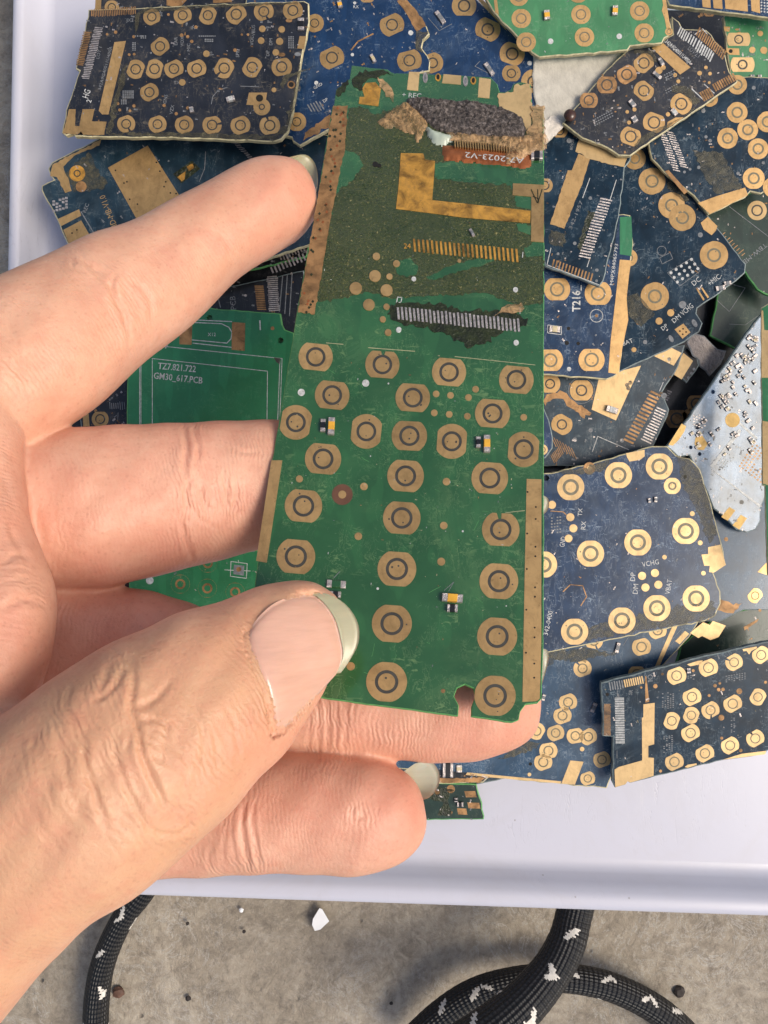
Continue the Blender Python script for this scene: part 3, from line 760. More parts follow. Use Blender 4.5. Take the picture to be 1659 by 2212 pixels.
b.poly([(1262, 1150), (1370, 1110), (1530, 1062), (1545, 1105), (1330, 1212)], M['gold']); b.dots([(1293, 628, 12), (1578, 497, 11), (1308, 775, 9), (1331, 797, 10), (1490, 982, 10), (1632, 922, 9), (1186, 974, 8), (1218, 958, 8), (1267, 948, 10)], M['silkd'])
b.poly([(1230, 850), (1400, 860), (1510, 1060), (1370, 1100), (1300, 1000)], M['tape'], 'tape_residue', .00006, 2)
b.poly([(1075, 970), (1095, 962), (1205, 1085), (1185, 1100)], M['gold_w']); b.marks(102, 15, size=7)

# ================================================================== torn big blue board with very large contacts
b = Board('D', [(700, 880), (850, 850), (980, 780), (1240, 1120), (1535, 1495), (1530, 1545), (1480, 1590), (1260, 1745), (1255, 1775), (1290, 1830), (1270, 1880), (1190, 1935), (800, 2115), (700, 2080)],
          [(1350, 430, .2065), (1600, 570, .2050), (1400, 740, .2075)], M['navy2'], M['fibre_b'],
          'torn dark blue board with very large gold rings, its corner marked for a microphone', seed=16)
b.ringm = M['carbon2']; b.gold = M['gold']
for x, y, r, g in ((905, 898, 62, None), (1002, 1026, 76, None), (1113, 1163, 75, 60), (1174, 1232, 76, None), (1353, 1445, 80, None), (1018, 1678, 80, None), (870, 1460, 50, None)): b.pad(x, y, r, 20, .97, g, ro=.5, ri=.36, h=.00004 if x != 1174 else .00005)
b.dots([(1276, 1330, 14), (1175, 1725, 21), (1108, 1772, 20), (1042, 1818, 20), (963, 1937, 12), (900, 1980, 14)], M['silkd'])
b.dots([(1108, 1771, 20), (1042, 1818, 20), (900, 1980, 14)], M['gold'], h=.00005)
b.poly([(1278, 1262), (1318, 1228), (1372, 1280), (1365, 1305), (1340, 1332), (1295, 1300)])
b.part('chip_footprint', [circle(*fr('D', 1110 + i * 29 + j * 18, 1545 - i * 19 + j * 26), 3.4, 8) for i in range(5) for j in range(3)], .00004, M['silk'])
b.lines([[(1090, 1545), (1225, 1462), (1275, 1535), (1160, 1620), (1090, 1545)], circle(1057, 1420, 26, 16) + [(1083, 1420)], [(1045, 1460), (1105, 1430), (1120, 1465), (1060, 1495), (1045, 1460)]], 3, M['silkd'])
b.text('DC', 1240, 1620, 28, 38); b.text('+MIC-', 1330, 1620, 28, 36, width=90); b.text('DP', 1065, 1872, 22, 40, M['silk']); b.text('DM', 1128, 1830, 26, 40); b.text('VCHG', 1178, 1790, 30, 40, width=80); b.text('BAT', 840, 1958, 24, 20)
b.poly([(1255, 1640), (1262, 1635), (1300, 1695), (1292, 1702)]); b.poly([(1280, 1632), (1287, 1627), (1325, 1682), (1317, 1689)])
b.smd(1388, 1632, 26, 54, 100, M['silkd'], z=.0005); b.smd(1428, 1605, 22, 40, 100, M['silkd'], z=.0005)
b.poly([(1130, 1865), (1180, 1832), (1220, 1882), (1175, 1918)]); b.dots([(1178, 1862, 5), (1195, 1880, 5), (1160, 1875, 5), (1176, 1893, 5)], M['hole'], 'via', .00006)
b.poly(circle(1243, 1830, 24, 14, 13, -60), M['silkd']); b.poly(circle(1110, 1918, 22, 14, 12, -60), M['silkd'])
b.poly([(1085, 1000), (1190, 1090), (1215, 1135), (1180, 1140), (1090, 1070)], M['tape'], 'tape_residue', .00006, 1); b.poly([(860, 1680), (920, 1660), (1020, 1780), (940, 1850), (870, 1790)], M['tape'], 'tape_residue', .00006, 1)
b.marks(119, 16, size=7)

# ================================================================== T216 board
b = Board('D', [(370, 1420), (700, 1560), (800, 1215), (880, 1218), (897, 1380), (870, 1560), (860, 1690), (862, 1810), (832, 2010), (818, 2110), (745, 2150), (380, 2122), (300, 2100)],
          [(1180, 600, .2040), (1360, 600, .2045), (1180, 800, .2045)], M['blue2'], M['fibre_y'],
          'blue board marked T216 with a broad gold strip along its right side', seed=17)
b.ringm = M['carbon2']
for x, y, r, a in ((465, 1638, 74, 0), (697, 1662, 76, 0), (427, 2040, 72, 0), (660, 2038, 74, 0)): b.pad(x, y, r, a, .84, ro=.56, ri=.42)
b.poly([(820, 1470), (885, 1475), (872, 1560), (858, 1690), (868, 1812), (836, 1960), (812, 2118), (755, 2110), (768, 1930), (795, 1700)])
b.poly([(820, 1230), (885, 1225), (892, 1380), (885, 1450), (820, 1440)], M['green2']); b.dots([(533, 2090, 12), (630, 1600, 1)], M['silk'])
b.lines([circle(688, 1788, 36, 24) + [(724, 1788)], [(412, 1840), (490, 1850), (488, 1895), (412, 1885), (412, 1840)]], 4); b.dot(688, 1788, 9, M['gold_w']); b.smd(450, 1865, 34, 60, 85, M['ceramic'])
b.dots([(520, 1942, 12), (585, 1945, 10), (530, 1860, 10)], M['hole'], 'via'); b.text('T216_', 595, 1765, 44, 90, width=150, bold=.02)
b.text('M4PX84065793', 782, 1615, 20, 83, width=235); b.bars((815, 1560), (870, 1570), 1, 4, 4); b.marks(68, 17, size=7)
b.poly([(700, 1225), (815, 1235), (780, 1470), (690, 1465)], M['navy2'], 'connector_area', .00003)
b.bars((768, 1248), (705, 1462), 17, 70, 8, M['gold'], ang=-9, h=.00006)

# ================================================================== board with gold antenna plate and long solder comb
b = Board('D', [(370, 690), (500, 690), (600, 700), (905, 780), (880, 910), (848, 950), (845, 990), (815, 1230), (770, 1420), (728, 1590), (705, 1622), (400, 1508), (370, 1390)],
          [(1200, 330, .2015), (1340, 360, .2015), (1250, 600, .2005)], M['navy2'], M['fibre_b'],
          'dark board with a crumpled gold plate, long gold bar and a solder comb', seed=18)
b.poly([(620, 722), (780, 765), (790, 790), (905, 800), (870, 880), (845, 945), (785, 935), (640, 900), (568, 858), (585, 800)], M['gold_b'], 'crumpled_gold_plate', .00008, 1)
b.poly([(585, 870), (650, 900), (600, 1060), (505, 1295), (425, 1270), (525, 965), (548, 965)], M['gold'], 'gold_bar', .00006, .5)
b.pad(480, 740, 45, 0, .85); b.pad(395, 1050, 45, 0, .85); b.dots([(533, 797, 14), (653, 1122, 10), (565, 1378, 10), (470, 1437, 8), (690, 1530, 10), (688, 1590, 8)], M['silkd'])
b.bars((742, 1130), (620, 1455), 22, 66, 8, M['solder'], ang=-12, jitter=.06); b.bars((640, 1200), (590, 1410), 3, 10, 4, M['burn'])
b.bars((443, 1490), (660, 1570), 13, 44, 8, M['gold_w'], ang=75); b.poly([(640, 1190), (680, 1200), (620, 1350), (600, 1440), (580, 1400)], M['burn'], 'burnt_patch', .00003, 2)
b.lines([[(430, 1405), (408, 1500), (700, 1612)], [(800, 1020), (765, 1130)], [(650, 1010), (610, 1120)], [(648, 1470), (635, 1510)]], 4); b.text('342-1957', 548, 1300, 20, 68, M['silkd'], 170)
b.text('80908', 552, 850, 16, 80, M['silkd'], 60); b.poly([(430, 1300), (520, 1320), (500, 1400), (420, 1380)], M['tape'], 'tape_residue', .00006, 2); b.marks(68, 18, size=7)

# ================================================================== torn beige card
cardm = plain('rough beige card', (190, 184, 170), .8, nscale=350, var=.16, bump=.7, bdist=.0003)
c = Board('D', [(330, 310), (850, 290), (870, 300), (700, 480), (505, 690), (440, 780), (400, 815), (370, 790), (330, 500)],
          [(1160, 130, .2000), (1340, 120, .2000), (1190, 290, .2003)], cardm, cardm, 'torn beige card wedged between the top green board and the held board', None, thick=.0008, rough=.9, seed=19)
c.obj.name = 'torn_card'; c.obj['category'] = 'card'
if 'group' in c.obj: del c.obj['group']
shred = c.poly([(395, 690), (450, 660), (500, 700), (500, 720), (420, 800), (400, 810), (385, 740)], plain('torn white paper layer', (215, 205, 190), .7, nscale=500, bump=.8, bdist=.0004), 'torn_paper_layer', .0003, 2)

# ================================================================== diagonal black board, upper right
b = Board('L', [(-290, 880), (-215, 780), (30, 550), (420, 475), (440, 430), (530, 380), (520, 180), (600, 240), (640, 320), (900, 330), (1100, 560), (1160, 800), (1250, 890), (1240, 915), (60, 1725), (-70, 1720), (-190, 1640), (-470, 1530), (-690, 1360)],
          [(1350, 260, .1990), (1590, 170, .1985), (1400, 60, .1975)], M['navy'], M['fibre_y'],
          'black board lying diagonally at upper right, gold bar and combs at its far end', seed=20, thick=.0013)
b.ringm = M['carbon']
for x, y, r, a, m in ((208, 698, 112, 40, 'gold'), (208, 1005, 112, -40, 'gold'), (622, 1150, 120, -30, 'gold'), (320, 1355, 122, -20, 'gold'), (62, 1510, 115, -20, 'gold'), (20, 825, 110, 30, 'gold_w'), (-200, 940, 112, 0, 'gold_w'), (-400, 1110, 100, 0, 'gold_w')):
    b.pad(x, y, r, a, .82, mat=M[m], ro=.58, ri=.44)
b.poly([(295, 530), (420, 478), (725, 745), (610, 825)]); b.text('342A9G40011U400A', 440, 465, 42, -42, width=370, bold=.01)
b.bars((600, 340), (665, 395), 4, 110, 14, M['silk'], ang=65, jitter=.1); b.bars((690, 410), (770, 470), 4, 100, 16, M['silk'], ang=65); b.bars((800, 500), (960, 630), 8, 110, 17, M['silk'], ang=65, jitter=.15)
b.bars((810, 350), (1095, 610), 15, 100, 16, M['gold_w'], ang=65); b.bars((855, 1070), (950, 1020), 5, 110, 20, M['gold_w'], ang=-62); b.bars((990, 970), (1210, 850), 10, 90, 18, M['gold_w'], ang=-62)
b.lines([[(740, 985), (880, 1115)], [(880, 935), (985, 1030)], [(775, 380), (860, 320), (910, 380)]], 10); b.text('LOT 2.1', 690, 545, 52, -40, M['silkd'], 150); b.text('C', 470, 700, 40, 30)
b.dots([(555, 830, 22), (590, 900, 22), (475, 1265, 24), (895, 747, 20), (940, 815, 20), (932, 915, 16), (45, 1355, 22), (105, 1212, 22), (25, 1238, 20), (375, 780, 40), (425, 748, 26), (825, 810, 26)], M['gold'])
b.poly([(470, 1350), (560, 1300), (650, 1298), (465, 1420)], M['gold']); b.smd(100, 1325, 60, 70, 30, M['silkd']); b.smd(540, 1245, 50, 80, 40, M['silk']); b.smd(75, 1150, 50, 90, 40, M['silkd']); b.smd(395, 690, 40, 90, 30, M['silkd']); b.smd(350, 840, 40, 110, 50, M['silkd'])
for x0, y0, c_, r_ in ((440, 830, 5, 3), (450, 1000, 6, 2), (-350, 1330, 9, 3)):
    b.part('solder_marks', [[fr('L', x0 + i * 24 + j * 10 + u, y0 + j * 28 - i * 13 + v) for u, v in ((-8, -6), (8, -6), (8, 6), (-8, 6))] for i in range(c_) for j in range(r_)], .00004, M['silkd'])
b.poly([(100, 560), (300, 560), (370, 680), (320, 690), (230, 600), (110, 600)], M['tape'], 'tape_residue', .00006, 1); b.poly([(520, 950), (700, 960), (830, 1130), (760, 1160), (640, 1030), (520, 1020)], M['tape'], 'tape_residue', .00006, 1); b.poly([(200, 1500), (640, 1290), (760, 1190), (780, 1200), (120, 1640), (100, 1600)], M['tape'], 'tape_residue', .00006, 1)
b.marks(153, 20, size=15)
# bead
# ================================================================== top right boards
b = Board('D', [(1405, 95), (1480, 30), (1750, 30), (1750, 480), (1450, 462)], [(1570, 100, .2030), (1650, 100, .2030), (1570, 180, .2040)], M['green3'], M['fibre_y'],
          'green board at the right edge with two long oval gold contacts', seed=22)
b.pad(1493, 223, 66, 0, .56, mat=M['gold_b'], ro=.40, ri=.28); b.pad(1515, 366, 68, 0, .60, mat=M['gold_b'], ro=.42, ri=.28)
b.poly([(1422, 272), (1495, 275), (1498, 312), (1440, 310), (1425, 295)], M['gold']); b.dot(1448, 290, 11, M['hole'], 'via', .00006)
b.dots([(1570, 283, 18), (1635, 285, 20), (1615, 190, 16)]); b.poly([(1408, 150), (1445, 152), (1440, 180), (1412, 176)], M['gold']); b.smd(1567, 440, 26, 22, 90, M['silkd']); b.smd(1608, 440, 26, 22, 90, M['silkd'])
b.text('VBA', 1545, 315, 16, 0, M['silkd']); b.text('CON', 1590, 165, 14, 0, M['silkd']); b.marks(44, 22, size=7)
b = Board('D', [(1070, -40), (1750, -40), (1750, 112), (1100, 30)], [(1450, 10, .1985), (1600, 10, .1975), (1450, 40, .1990)], M['blue2'], M['fibre_y'],
          'blue board with four broad gold stripes at the upper right corner', seed=23, thick=.0016)
for x0, x1, y0, y1 in ((1283, 1330, 40, 46), (1345, 1397, 46, 52), (1412, 1540, 50, 66), (1560, 1610, 62, 76)):
    b.poly([(x0, -35), (x1, -35), (x1 + 5, y1), (x0 + 6, y0)], M['gold'])
b.part('chip_footprint', [circle(*fr('D', 1622 + i * 17, -20 + j * 17 + i * 2), 2, 7) for i in range(4) for j in range(6)], .00004, M['silk'])

# ================================================================== green keypad board at the top
b = Board('D', [(30, -70), (1060, -70), (1115, 180), (1105, 200), (1075, 215), (1060, 245), (880, 262), (865, 285), (365, 325), (325, 300), (100, 60)],
          [(1100, 60, .1960), (1400, 60, .1950), (1200, 110, .1965)], M['green3'], M['fibre_y'],
          'light green keypad board at the top edge with round contacts and two small amber lamps', seed=24, thick=.0013)
b.ringm = M['carbon2']
for x, y in ((262, 105), (600, 82), (932, 62), (290, 238), (620, 210), (958, 187), (248, -20), (585, -38)): b.pad(x, y, 55, 0, .97, ro=.55, ri=.42)
b.pad(1098, 180, 22, 0, .95, ro=.6)
b.dots([(428, 234, 16), (817, 206, 16)], M['silk']); b.smd(405, 90, 32, 54, 5, M['ledy'], z=.0007, name='indicator_lamp'); b.smd(790, 65, 30, 54, -4, M['ledy'], z=.0007, name='indicator_lamp')
b.poly([(1052, -60), (1072, -60), (1108, 170), (1085, 165), (1075, 110), (1058, 60), (1065, 30)]); b.poly([(100, -60), (118, -60), (135, 85), (115, 70)], M['gold'])
b.marks(23, 24, size=4, mats=('silk', 'silkd', 'green3', 'silkd'))

# ================================================================== blue boards, top middle
b = Board('K', [(480, -80), (1000, -80), (1070, 0), (1260, 170), (1390, 300), (1490, 385), (1545, 440), (1548, 480), (1578, 545), (1480, 640), (1300, 640), (700, 600), (560, 300)],
          [(900, 50, .2005), (1150, 50, .2000), (950, 200, .2010)], M['blue'], M['fibre_b'],
          'bright blue board behind the top of the held board with a broken right corner', seed=25)
for x, y, r, a, c_ in ((990, 35, 74, 0, .8), (1133, 178, 76, -25, .8), (1280, 325, 76, -20, .82), (1410, 494, 76, -25, .82), (1275, 443, 56, 0, .85), (800, 380, 64, 20, .9)):
    b.pad(x, y, r, a, c_, ro=.52, ri=.38)
b.poly([(1062, -10), (1095, -10), (1265, 160), (1240, 180)]); b.smd(845, 108, 26, 84, 35, M['silkd']); b.smd(1140, 420, 26, 84, 35, M['silkd'])
b.lines([[(775, 110), (840, 185), (915, 145)], [(1085, 370), (1055, 400), (1170, 460)]], 3, M['silkd']); b.dot(1385, 381, 14, M['silk']); b.poly([(1480, 400), (1545, 440), (1530, 540), (1500, 560), (1440, 500)], M['tape'], 'tape_residue', .00006, 2)
b.marks(68, 25, size=6)
b = Board('K', [(-330, -80), (560, -80), (700, 60), (765, 160), (782, 205), (745, 240), (735, 290), (770, 335), (786, 370), (782, 430), (560, 470), (330, 700), (160, 790), (0, 880), (-45, 850), (-50, 830), (-90, 820), (-330, 830)],
          [(700, 50, .1985), (900, 50, .1980), (720, 250, .1995)], M['blue'], M['fibre_y'],
          'dark blue board at the top with a gold strip along its torn right edge', seed=26, thick=.0013)
for x, y, r, a, c_ in ((555, 150, 74, 25, .78), (193, 348, 74, 25, .78), (660, 365, 74, 15, .78), (88, 140, 56, 20, .95), (-20, 735, 58, 0, .95), (405, -30, 50, 0, .9)):
    b.pad(x, y, r, a, c_, ro=.5, ri=.38, gap=None)
b.poly([(585, 5), (645, 0), (700, 60), (760, 158), (705, 190), (640, 80)], M['gold_w'], rough=1); b.poly([(30, 800), (180, 690), (200, 740), (120, 800), (20, 850)], M['gold_w'], 'worn_plating', rough=2)
b.smd(240, 30, 26, 42, 15, M['ledy'], name='indicator_lamp'); b.text('RX', 322, 50, 18, 0); b.text('GND', 88, 540, 18, 30); b.text('DP', 145, 620, 18, 30); b.text('TX', 155, 695, 18, 30, M['silkd'])
b.dots([(668, 198, 15), (330, 18, 9), (98, 500, 12), (316, 330, 10)], M['silk']); b.bars((60, 655), (130, 635), 5, 60, 8, M['silkd'], ang=-60, jitter=.2); b.smd(440, 355, 20, 50, 30); b.lines([[(310, 300), (350, 250), (440, 205)]], 8, M['gold_w'])
b.poly([(700, 190), (780, 185), (735, 260), (740, 320), (700, 300)], M['tape'], 'tape_residue', .00006, 2); b.marks(187, 26, size=8)

# ================================================================== top-left boards
b = Board('C', [(455, -60), (1480, -60), (1440, 120), (500, 120), (452, 60)], .1995, M['navy'], M['fibre_y'],
          'dark board at the top edge mostly hidden under the black keypad board at upper left', seed=27)
b.poly([(455, -50), (482, -50), (478, 60), (450, 55)]); b.pad(530, 35, 34, 0, .95); b.poly([(790, -40), (920, -40), (850, 40), (790, 25)], M['gold_w']); b.poly([(1010, -30), (1100, -30), (1100, 10), (1010, 15)], M['gold_w']); b.marks(102, 27)
b = Board('J', [(88, 62), (430, 52), (900, 25), (1520, 5), (1552, 22), (1556, 150), (1545, 200), (1500, 420), (1450, 740), (1415, 870), (1370, 925), (1320, 940), (600, 915), (0, 905), (-10, 885), (-60, 900), (-88, 880), (-60, 730), (30, 470), (5, 455), (12, 410), (65, 200)],
          [(200, 50, .1950), (650, 50, .1940), (300, 280, .1955)], M['navy'], M['fibre_y'],
          'black keypad board at the upper left with a rounded corner and rows of contacts', seed=28, thick=.0013,
          holes=((40, 886, 12),))
for x, y, r, a, c_, g in ((510, 112, 57, 25, .86, None), (715, 102, 60, 25, .82, None), (882, 102, 62, 70, .82, None), (1070, 95, 68, 45, .8, None), (1253, 77, 66, 20, .82, 80), (1446, 70, 66, 20, .82, None),
                          (565, 308, 62, 40, .82, None), (403, 460, 64, 70, .80, None), (528, 458, 64, 75, .78, None), (657, 457, 64, 25, .80, None), (808, 455, 64, 20, .82, None), (990, 453, 68, 60, .84, 195),
                          (1176, 447, 68, 60, .80, None), (1372, 445, 68, 10, .82, None), (494, 612, 62, 30, .84, None), (340, 823, 60, 20, .88, 80), (548, 825, 60, 20, .88, None), (725, 828, 62, 20, .88, None),
                          (910, 830, 64, 10, .86, 0), (1098, 832, 66, 20, .84, None), (1293, 833, 68, 10, .84, 265)):
    b.pad(x, y, r, a, c_, g, ro=.56, ri=.42)
b.poly([(262, 280), (338, 272), (222, 760), (180, 760), (158, 735), (185, 620)]); b.poly([(-40, 725), (5, 725), (0, 835), (30, 838), (50, 725), (130, 725), (112, 805), (210, 808), (195, 895), (55, 895), (40, 872), (15, 893), (-80, 885)], rough=.5)
b.poly([(1155, 615), (1275, 615), (1268, 660), (1205, 700), (1138, 695)]); b.pad(1240, 710, 56, 0, 1, ro=.38, ri=.22, h=.00006); b.dot(1225, 652, 24, M['hole'], 'via', .00008)
b.poly([(1490, 240), (1535, 240), (1520, 325), (1475, 322)]); b.dots([(1243, 192, 22), (1372, 195, 22), (1235, 270, 22), (1358, 275, 24), (1333, 348, 22), (872, 357, 22), (712, 547, 22), (1320, 597, 16)])
b.dots([(803, 180, 11), (708, 234, 12), (748, 244, 11), (775, 275, 11), (1107, 230, 8), (1148, 230, 8), (1062, 333, 12), (270, 214, 11), (213, 228, 8), (390, 244, 10), (360, 363, 9), (393, 360, 9), (285, 688, 10), (297, 730, 10), (392, 703, 11), (365, 735, 9), (592, 700, 11), (748, 717, 11), (672, 755, 11), (620, 97, 9)], M['gold_w'])
b.poly(circle(1420, 137, 22, 12, 12), M['gold_w']); b.poly(circle(1372, 363, 24, 12, 13), M['gold_w']); b.poly(circle(1478, 360, 22, 12, 13), M['silkd'])
b.dot(1435, 562, 26, M['gold_w'], 'mounting_ring'); b.dot(1435, 562, 17, M['hole'], 'via', .00006)
b.bars((110, 88), (400, 70), 26, 50, 5, M['gold_w'], jitter=.12); b.bars((82, 215), (30, 430), 20, 50, 6, M['gold_w'], ang=-5, jitter=.1); b.bars((158, 185), (70, 520), 30, 52, 6, M['solder'], ang=-5, jitter=.15)
b.text('HG', 88, 655, 42, 72, width=55); b.text('2', 105, 685, 32, 72); b.text('LOT 1', 160, 392, 22, 76, M['silkd'], 80); b.text('342A9G40011U400A', 172, 600, 20, 75, M['silkd'], 300)
for x0, y0, c_, r_, dx, dy in ((825, 240, 9, 1, 13, 1), (865, 262, 5, 2, 12, 12), (320, 605, 6, 5, 13, 11), (310, 665, 3, 3, 14, 12), (385, 285, 2, 5, 14, 12), (440, 240, 3, 2, 14, 12), (1420, 245, 3, 7, 14, 12), (400, 240, 4, 1, 16, 9)):
    b.part('solder_marks', [[fr('J', x0 + i * dx + u, y0 + j * dy + v) for u, v in ((-4, -4), (4, -4), (4, 4), (-4, 4))] for i in range(c_) for j in range(r_)], .00004, M['silkd'])
for tx, x, y, a in (('INT', 770, 195, 0), ('EAR', 680, 300, 90), ('VOX', 722, 310, 90), ('MIC', 765, 340, 90), ('5S', 910, 370, 90), ('VBUS', 1195, 240, 90), ('VOL', 1185, 302, 90), ('DM', 1310, 300, 90), ('DP', 1290, 372, 90), ('SPK', 1090, 380, 90), ('VZX', 648, 760, 80), ('TX', 655, 560, 0), ('SIM', 580, 110, 90), ('JX2', 340, 145, 0), ('GNS', 605, 690, 80)):
    b.text(tx, x, y, 22, a, M['silkd'])
b.smd(1035, 663, 30, 56, 105, M['silk'], z=.0008); b.smd(775, 732, 26, 36, 10, M['silkd']); b.smd(1500, 165, 40, 80, 0, M['chipblack'])
b.lines([[(905, 690), (915, 640), (950, 600), (1010, 580)], [(1100, 572), (1220, 576)]], 4, M['silkd'])
b.poly([(310, 470), (345, 420), (330, 540), (280, 700), (240, 880), (205, 890), (240, 720)], M['tape'], 'tape_residue', .00006, 2)
b.poly([(1360, 560), (1390, 500), (1600, 440), (1500, 480), (1420, 520), (1380, 590)][:5] + [(1380, 590)], M['tape'], 'tape_residue', .00006, 1)
b.poly([(220, 885), (600, 880), (1320, 900), (1400, 820), (1470, 560), (1500, 420), (1490, 560), (1430, 850), (1330, 930), (600, 908), (220, 900)], M['tape'], 'tape_residue', .00007, 2)
b.poly([(400, 100), (450, 60), (900, 30), (1480, 15), (1480, 28), (900, 50), (440, 90), (400, 230)], M['tape'], 'tape_residue', .00007, 1)
b.marks(204, 28, size=8)

# ================================================================== left board with gold block
b = Board('C', [(400, 610), (1300, 600), (1560, 640), (1500, 1150), (1000, 1320), (400, 1330), (270, 1040), (196, 900), (198, 880), (255, 852), (240, 835), (228, 800), (245, 770), (480, 650)],
          [(200, 430, .2080), (600, 380, .2065), (300, 560, .2090)], M['teal'], M['fibre_y'],
          'dark board behind the index finger with one large gold rectangle', seed=29, thick=.0014)
b.poly([(512, 795), (700, 690), (862, 945), (860, 1000), (660, 1060)], M['gold'], 'gold_shield_ground'); b.poly([(250, 780), (490, 655), (470, 690), (350, 740), (300, 790), (330, 870), (340, 905), (310, 915), (270, 840), (238, 835)], M['gold'], rough=1)
b.pad(366, 822, 38, 0, 1, ro=.45, ri=.3, mat=M['gold_o']); b.dot(385, 885, 26, M['gold_w']); b.poly([(308, 820), (420, 720), (470, 820), (510, 870), (480, 900), (350, 910)], M['tape'], 'tape_residue', .00003, 2)
b.poly([(275, 1038), (375, 992), (385, 1022), (290, 1072)]); b.poly([(300, 1090), (385, 1045), (440, 1140), (430, 1180), (340, 1185)]); b.lines([[(385, 1005), (460, 1130)]], 5, M['silkd'])
for x, y in ((548, 808), (588, 868), (615, 945), (652, 968), (742, 770), (768, 792), (778, 885), (786, 862), (808, 915), (835, 918), (342, 1105), (406, 1135), (365, 1090), (758, 812), (602, 862)): b.dot(x, y, 4, M['hole'], 'via', .00006)
b.text('HD-MB-V1.0', 560, 1080, 28, 112, M['gold'], 170, mirror=False); b.poly([(820, 825), (910, 762), (950, 800), (860, 870)], M['burn'], 'burnt_patch', .00003); b.poly([(840, 840), (880, 812), (875, 850), (862, 860)], M['gold_o']); b.poly([(885, 790), (912, 775), (922, 795), (895, 812)], M['gold_o'])
b.part('chip_footprint', [[fr('C', 255 + i * 15 + u, 955 + j * 15 - i * 4 + v) for u, v in ((-6, -5), (6, -5), (6, 5), (-6, 5))] for i in range(5) for j in range(4) if b.rnd.random() > .25], .00004, M['solder'])
b.bars((1120, 680), (1210, 770), 10, 34, 5, M['solder'], ang=-10, jitter=.2); b.lines([[(975, 720), (970, 800), (945, 860)]], 3, M['silkd']); b.text('REC', 408, 1010, 18, 70, M['silkd']); b.marks(102, 29, size=7)

# dark board under the index finger, with connector
b = Board('G', [(960, 270), (1455, 150), (1470, 60), (1000, 60), (900, 200)], [(500, 560, .2135), (650, 560, .2125), (560, 640, .2140)], M['black'], M['fibre_g'],
          'black board with a bright edge in the gap between index fingertip and green printed board', seed=30)
b.bars((1290, 215), (1440, 150), 10, 36, 8, M['solder'], jitter=.2); b.bars((1330, 155), (1440, 110), 9, 30, 6, M['solder'], jitter=.3); b.marks(68, 31, size=10)
b = Board('G', [(1000, 310), (1440, 215), (1455, 320), (1400, 540), (1100, 540), (1000, 420)], .2175, M['black'], M['fibre_b'],
          'black board with upright combs in the dark gap above the green printed board', seed=31)
b.bars((1228, 290), (1240, 400), 14, 42, 5, M['gold_w'], ang=0); b.bars((1290, 245), (1300, 405), 18, 50, 5, M['solder'], ang=5, jitter=.1); b.lines([[(1340, 240), (1325, 410)], [(1362, 235), (1350, 420)], [(1385, 230), (1372, 430)], [(1030, 330), (1045, 390)]], 4, M['silkd'])
b.text('PCB', 1120, 400, 26, 95, M['silkd']); b.marks(30, 32)

# small board left
b = Board('G', [(375, 900), (420, 800), (620, 720), (660, 955), (540, 965), (385, 972)], .2150, M['navy'], M['fibre_b'],
          'small black board corner with one octagonal contact between the index and middle finger', seed=32)
b.pad(475, 920, 40, 0, .86); b.poly([(393, 905), (420, 895), (425, 955), (395, 955)], M['gold']); b.bars((530, 860), (590, 855), 7, 34, 4, M['silkd'], jitter=.2); b.lines([[(560, 890), (558, 925)], [(520, 840), (522, 870)]], 3, M['silkd']); b.marks(23, 33)

# ================================================================== green printed board (left), two of them
b = Board('G', [(600, 1500), (880, 1600), (1210, 1542), (1300, 1540), (1300, 1960), (900, 1960), (890, 1830), (612, 1722)],
          [(300, 1250, .2120), (560, 1250, .2110), (400, 1320, .2125)], M['green2'], M['fibre_g'],
          'bright green board with faint round contacts between the middle finger and thumb', seed=34)
for x, y in ((985, 1603), (855, 1702), (983, 1722), (1115, 1740)): b.pad(x, y, 44, 0, .95, mat=M['green2'], ring=M['gold_w'], ro=.55, ri=.34)
for x, y in ((985, 1603), (855, 1702), (983, 1722), (1115, 1740)): b.lines([circle(x, y, 43, 20) + [(x + 43, y)]], 4, M['gold_w'])
b.lines([[(1095, 1595), (1172, 1605), (1168, 1675), (1092, 1665), (1095, 1595)], [(1066, 1635), (1186, 1640)], [(1130, 1590), (1132, 1602)]], 3)
b.poly([(1110, 1610), (1158, 1615), (1155, 1662), (1106, 1655)], M['silkd'], 'chip_footprint', .00004); b.dot(1132, 1632, 12, M['gold_w'], 'test_point', .00006)
b.dot(710, 1685, 18, M['silk']); b.lines([[(1120, 1547), (1205, 1548)], [(690, 1640), (880, 1625), (880, 1600)]], 3, M['silkd']); b.dot(708, 1688, 1); b.marks(17, 34)
b = Board('G', [(700, 560), (960, 392), (1330, 420), (1338, 470), (1350, 495), (1395, 512), (1410, 1300), (700, 1420), (603, 1420), (600, 900), (605, 700)],
          [(300, 750, .2060), (600, 750, .2050), (350, 900, .2065)], M['green2'], M['fibre_g'],
          'deep green board with white outlines and two printed lines of code beside the held board', seed=35, thick=.0013, holes=((1330, 547, 14), (993, 440, 14)))
b.text('TZ7.821.722', 748, 682, 30, -5, width=180, bold=.01); b.text('GM30_617.PCB', 728, 728, 30, -6, width=232, bold=.01)
b.lines([[(722, 1330), (722, 633), (1268, 693), (1262, 1330)], [(755, 573), (1337, 633), (1320, 1100)], [(662, 660), (662, 1300)], [(668, 660), (668, 1300)], [(1327, 640), (1310, 1100)]], 3)
b.poly([(1100, 460), (1162, 465), (1160, 597), (1098, 592)], M['gold_w']); b.poly([(855, 462), (912, 455), (908, 568), (850, 565)], M['gold_w'])
b.lines([[(915, 462), (1050, 468), (1085, 485), (1100, 510), (1095, 540), (1075, 560), (912, 545)], [(920, 450), (1098, 458)], [(915, 560), (1098, 580)]], 4); b.text('X12', 985, 527, 16, 0, width=38); b.text('BT8', 800, 540, 16, 8, M['silkd'])
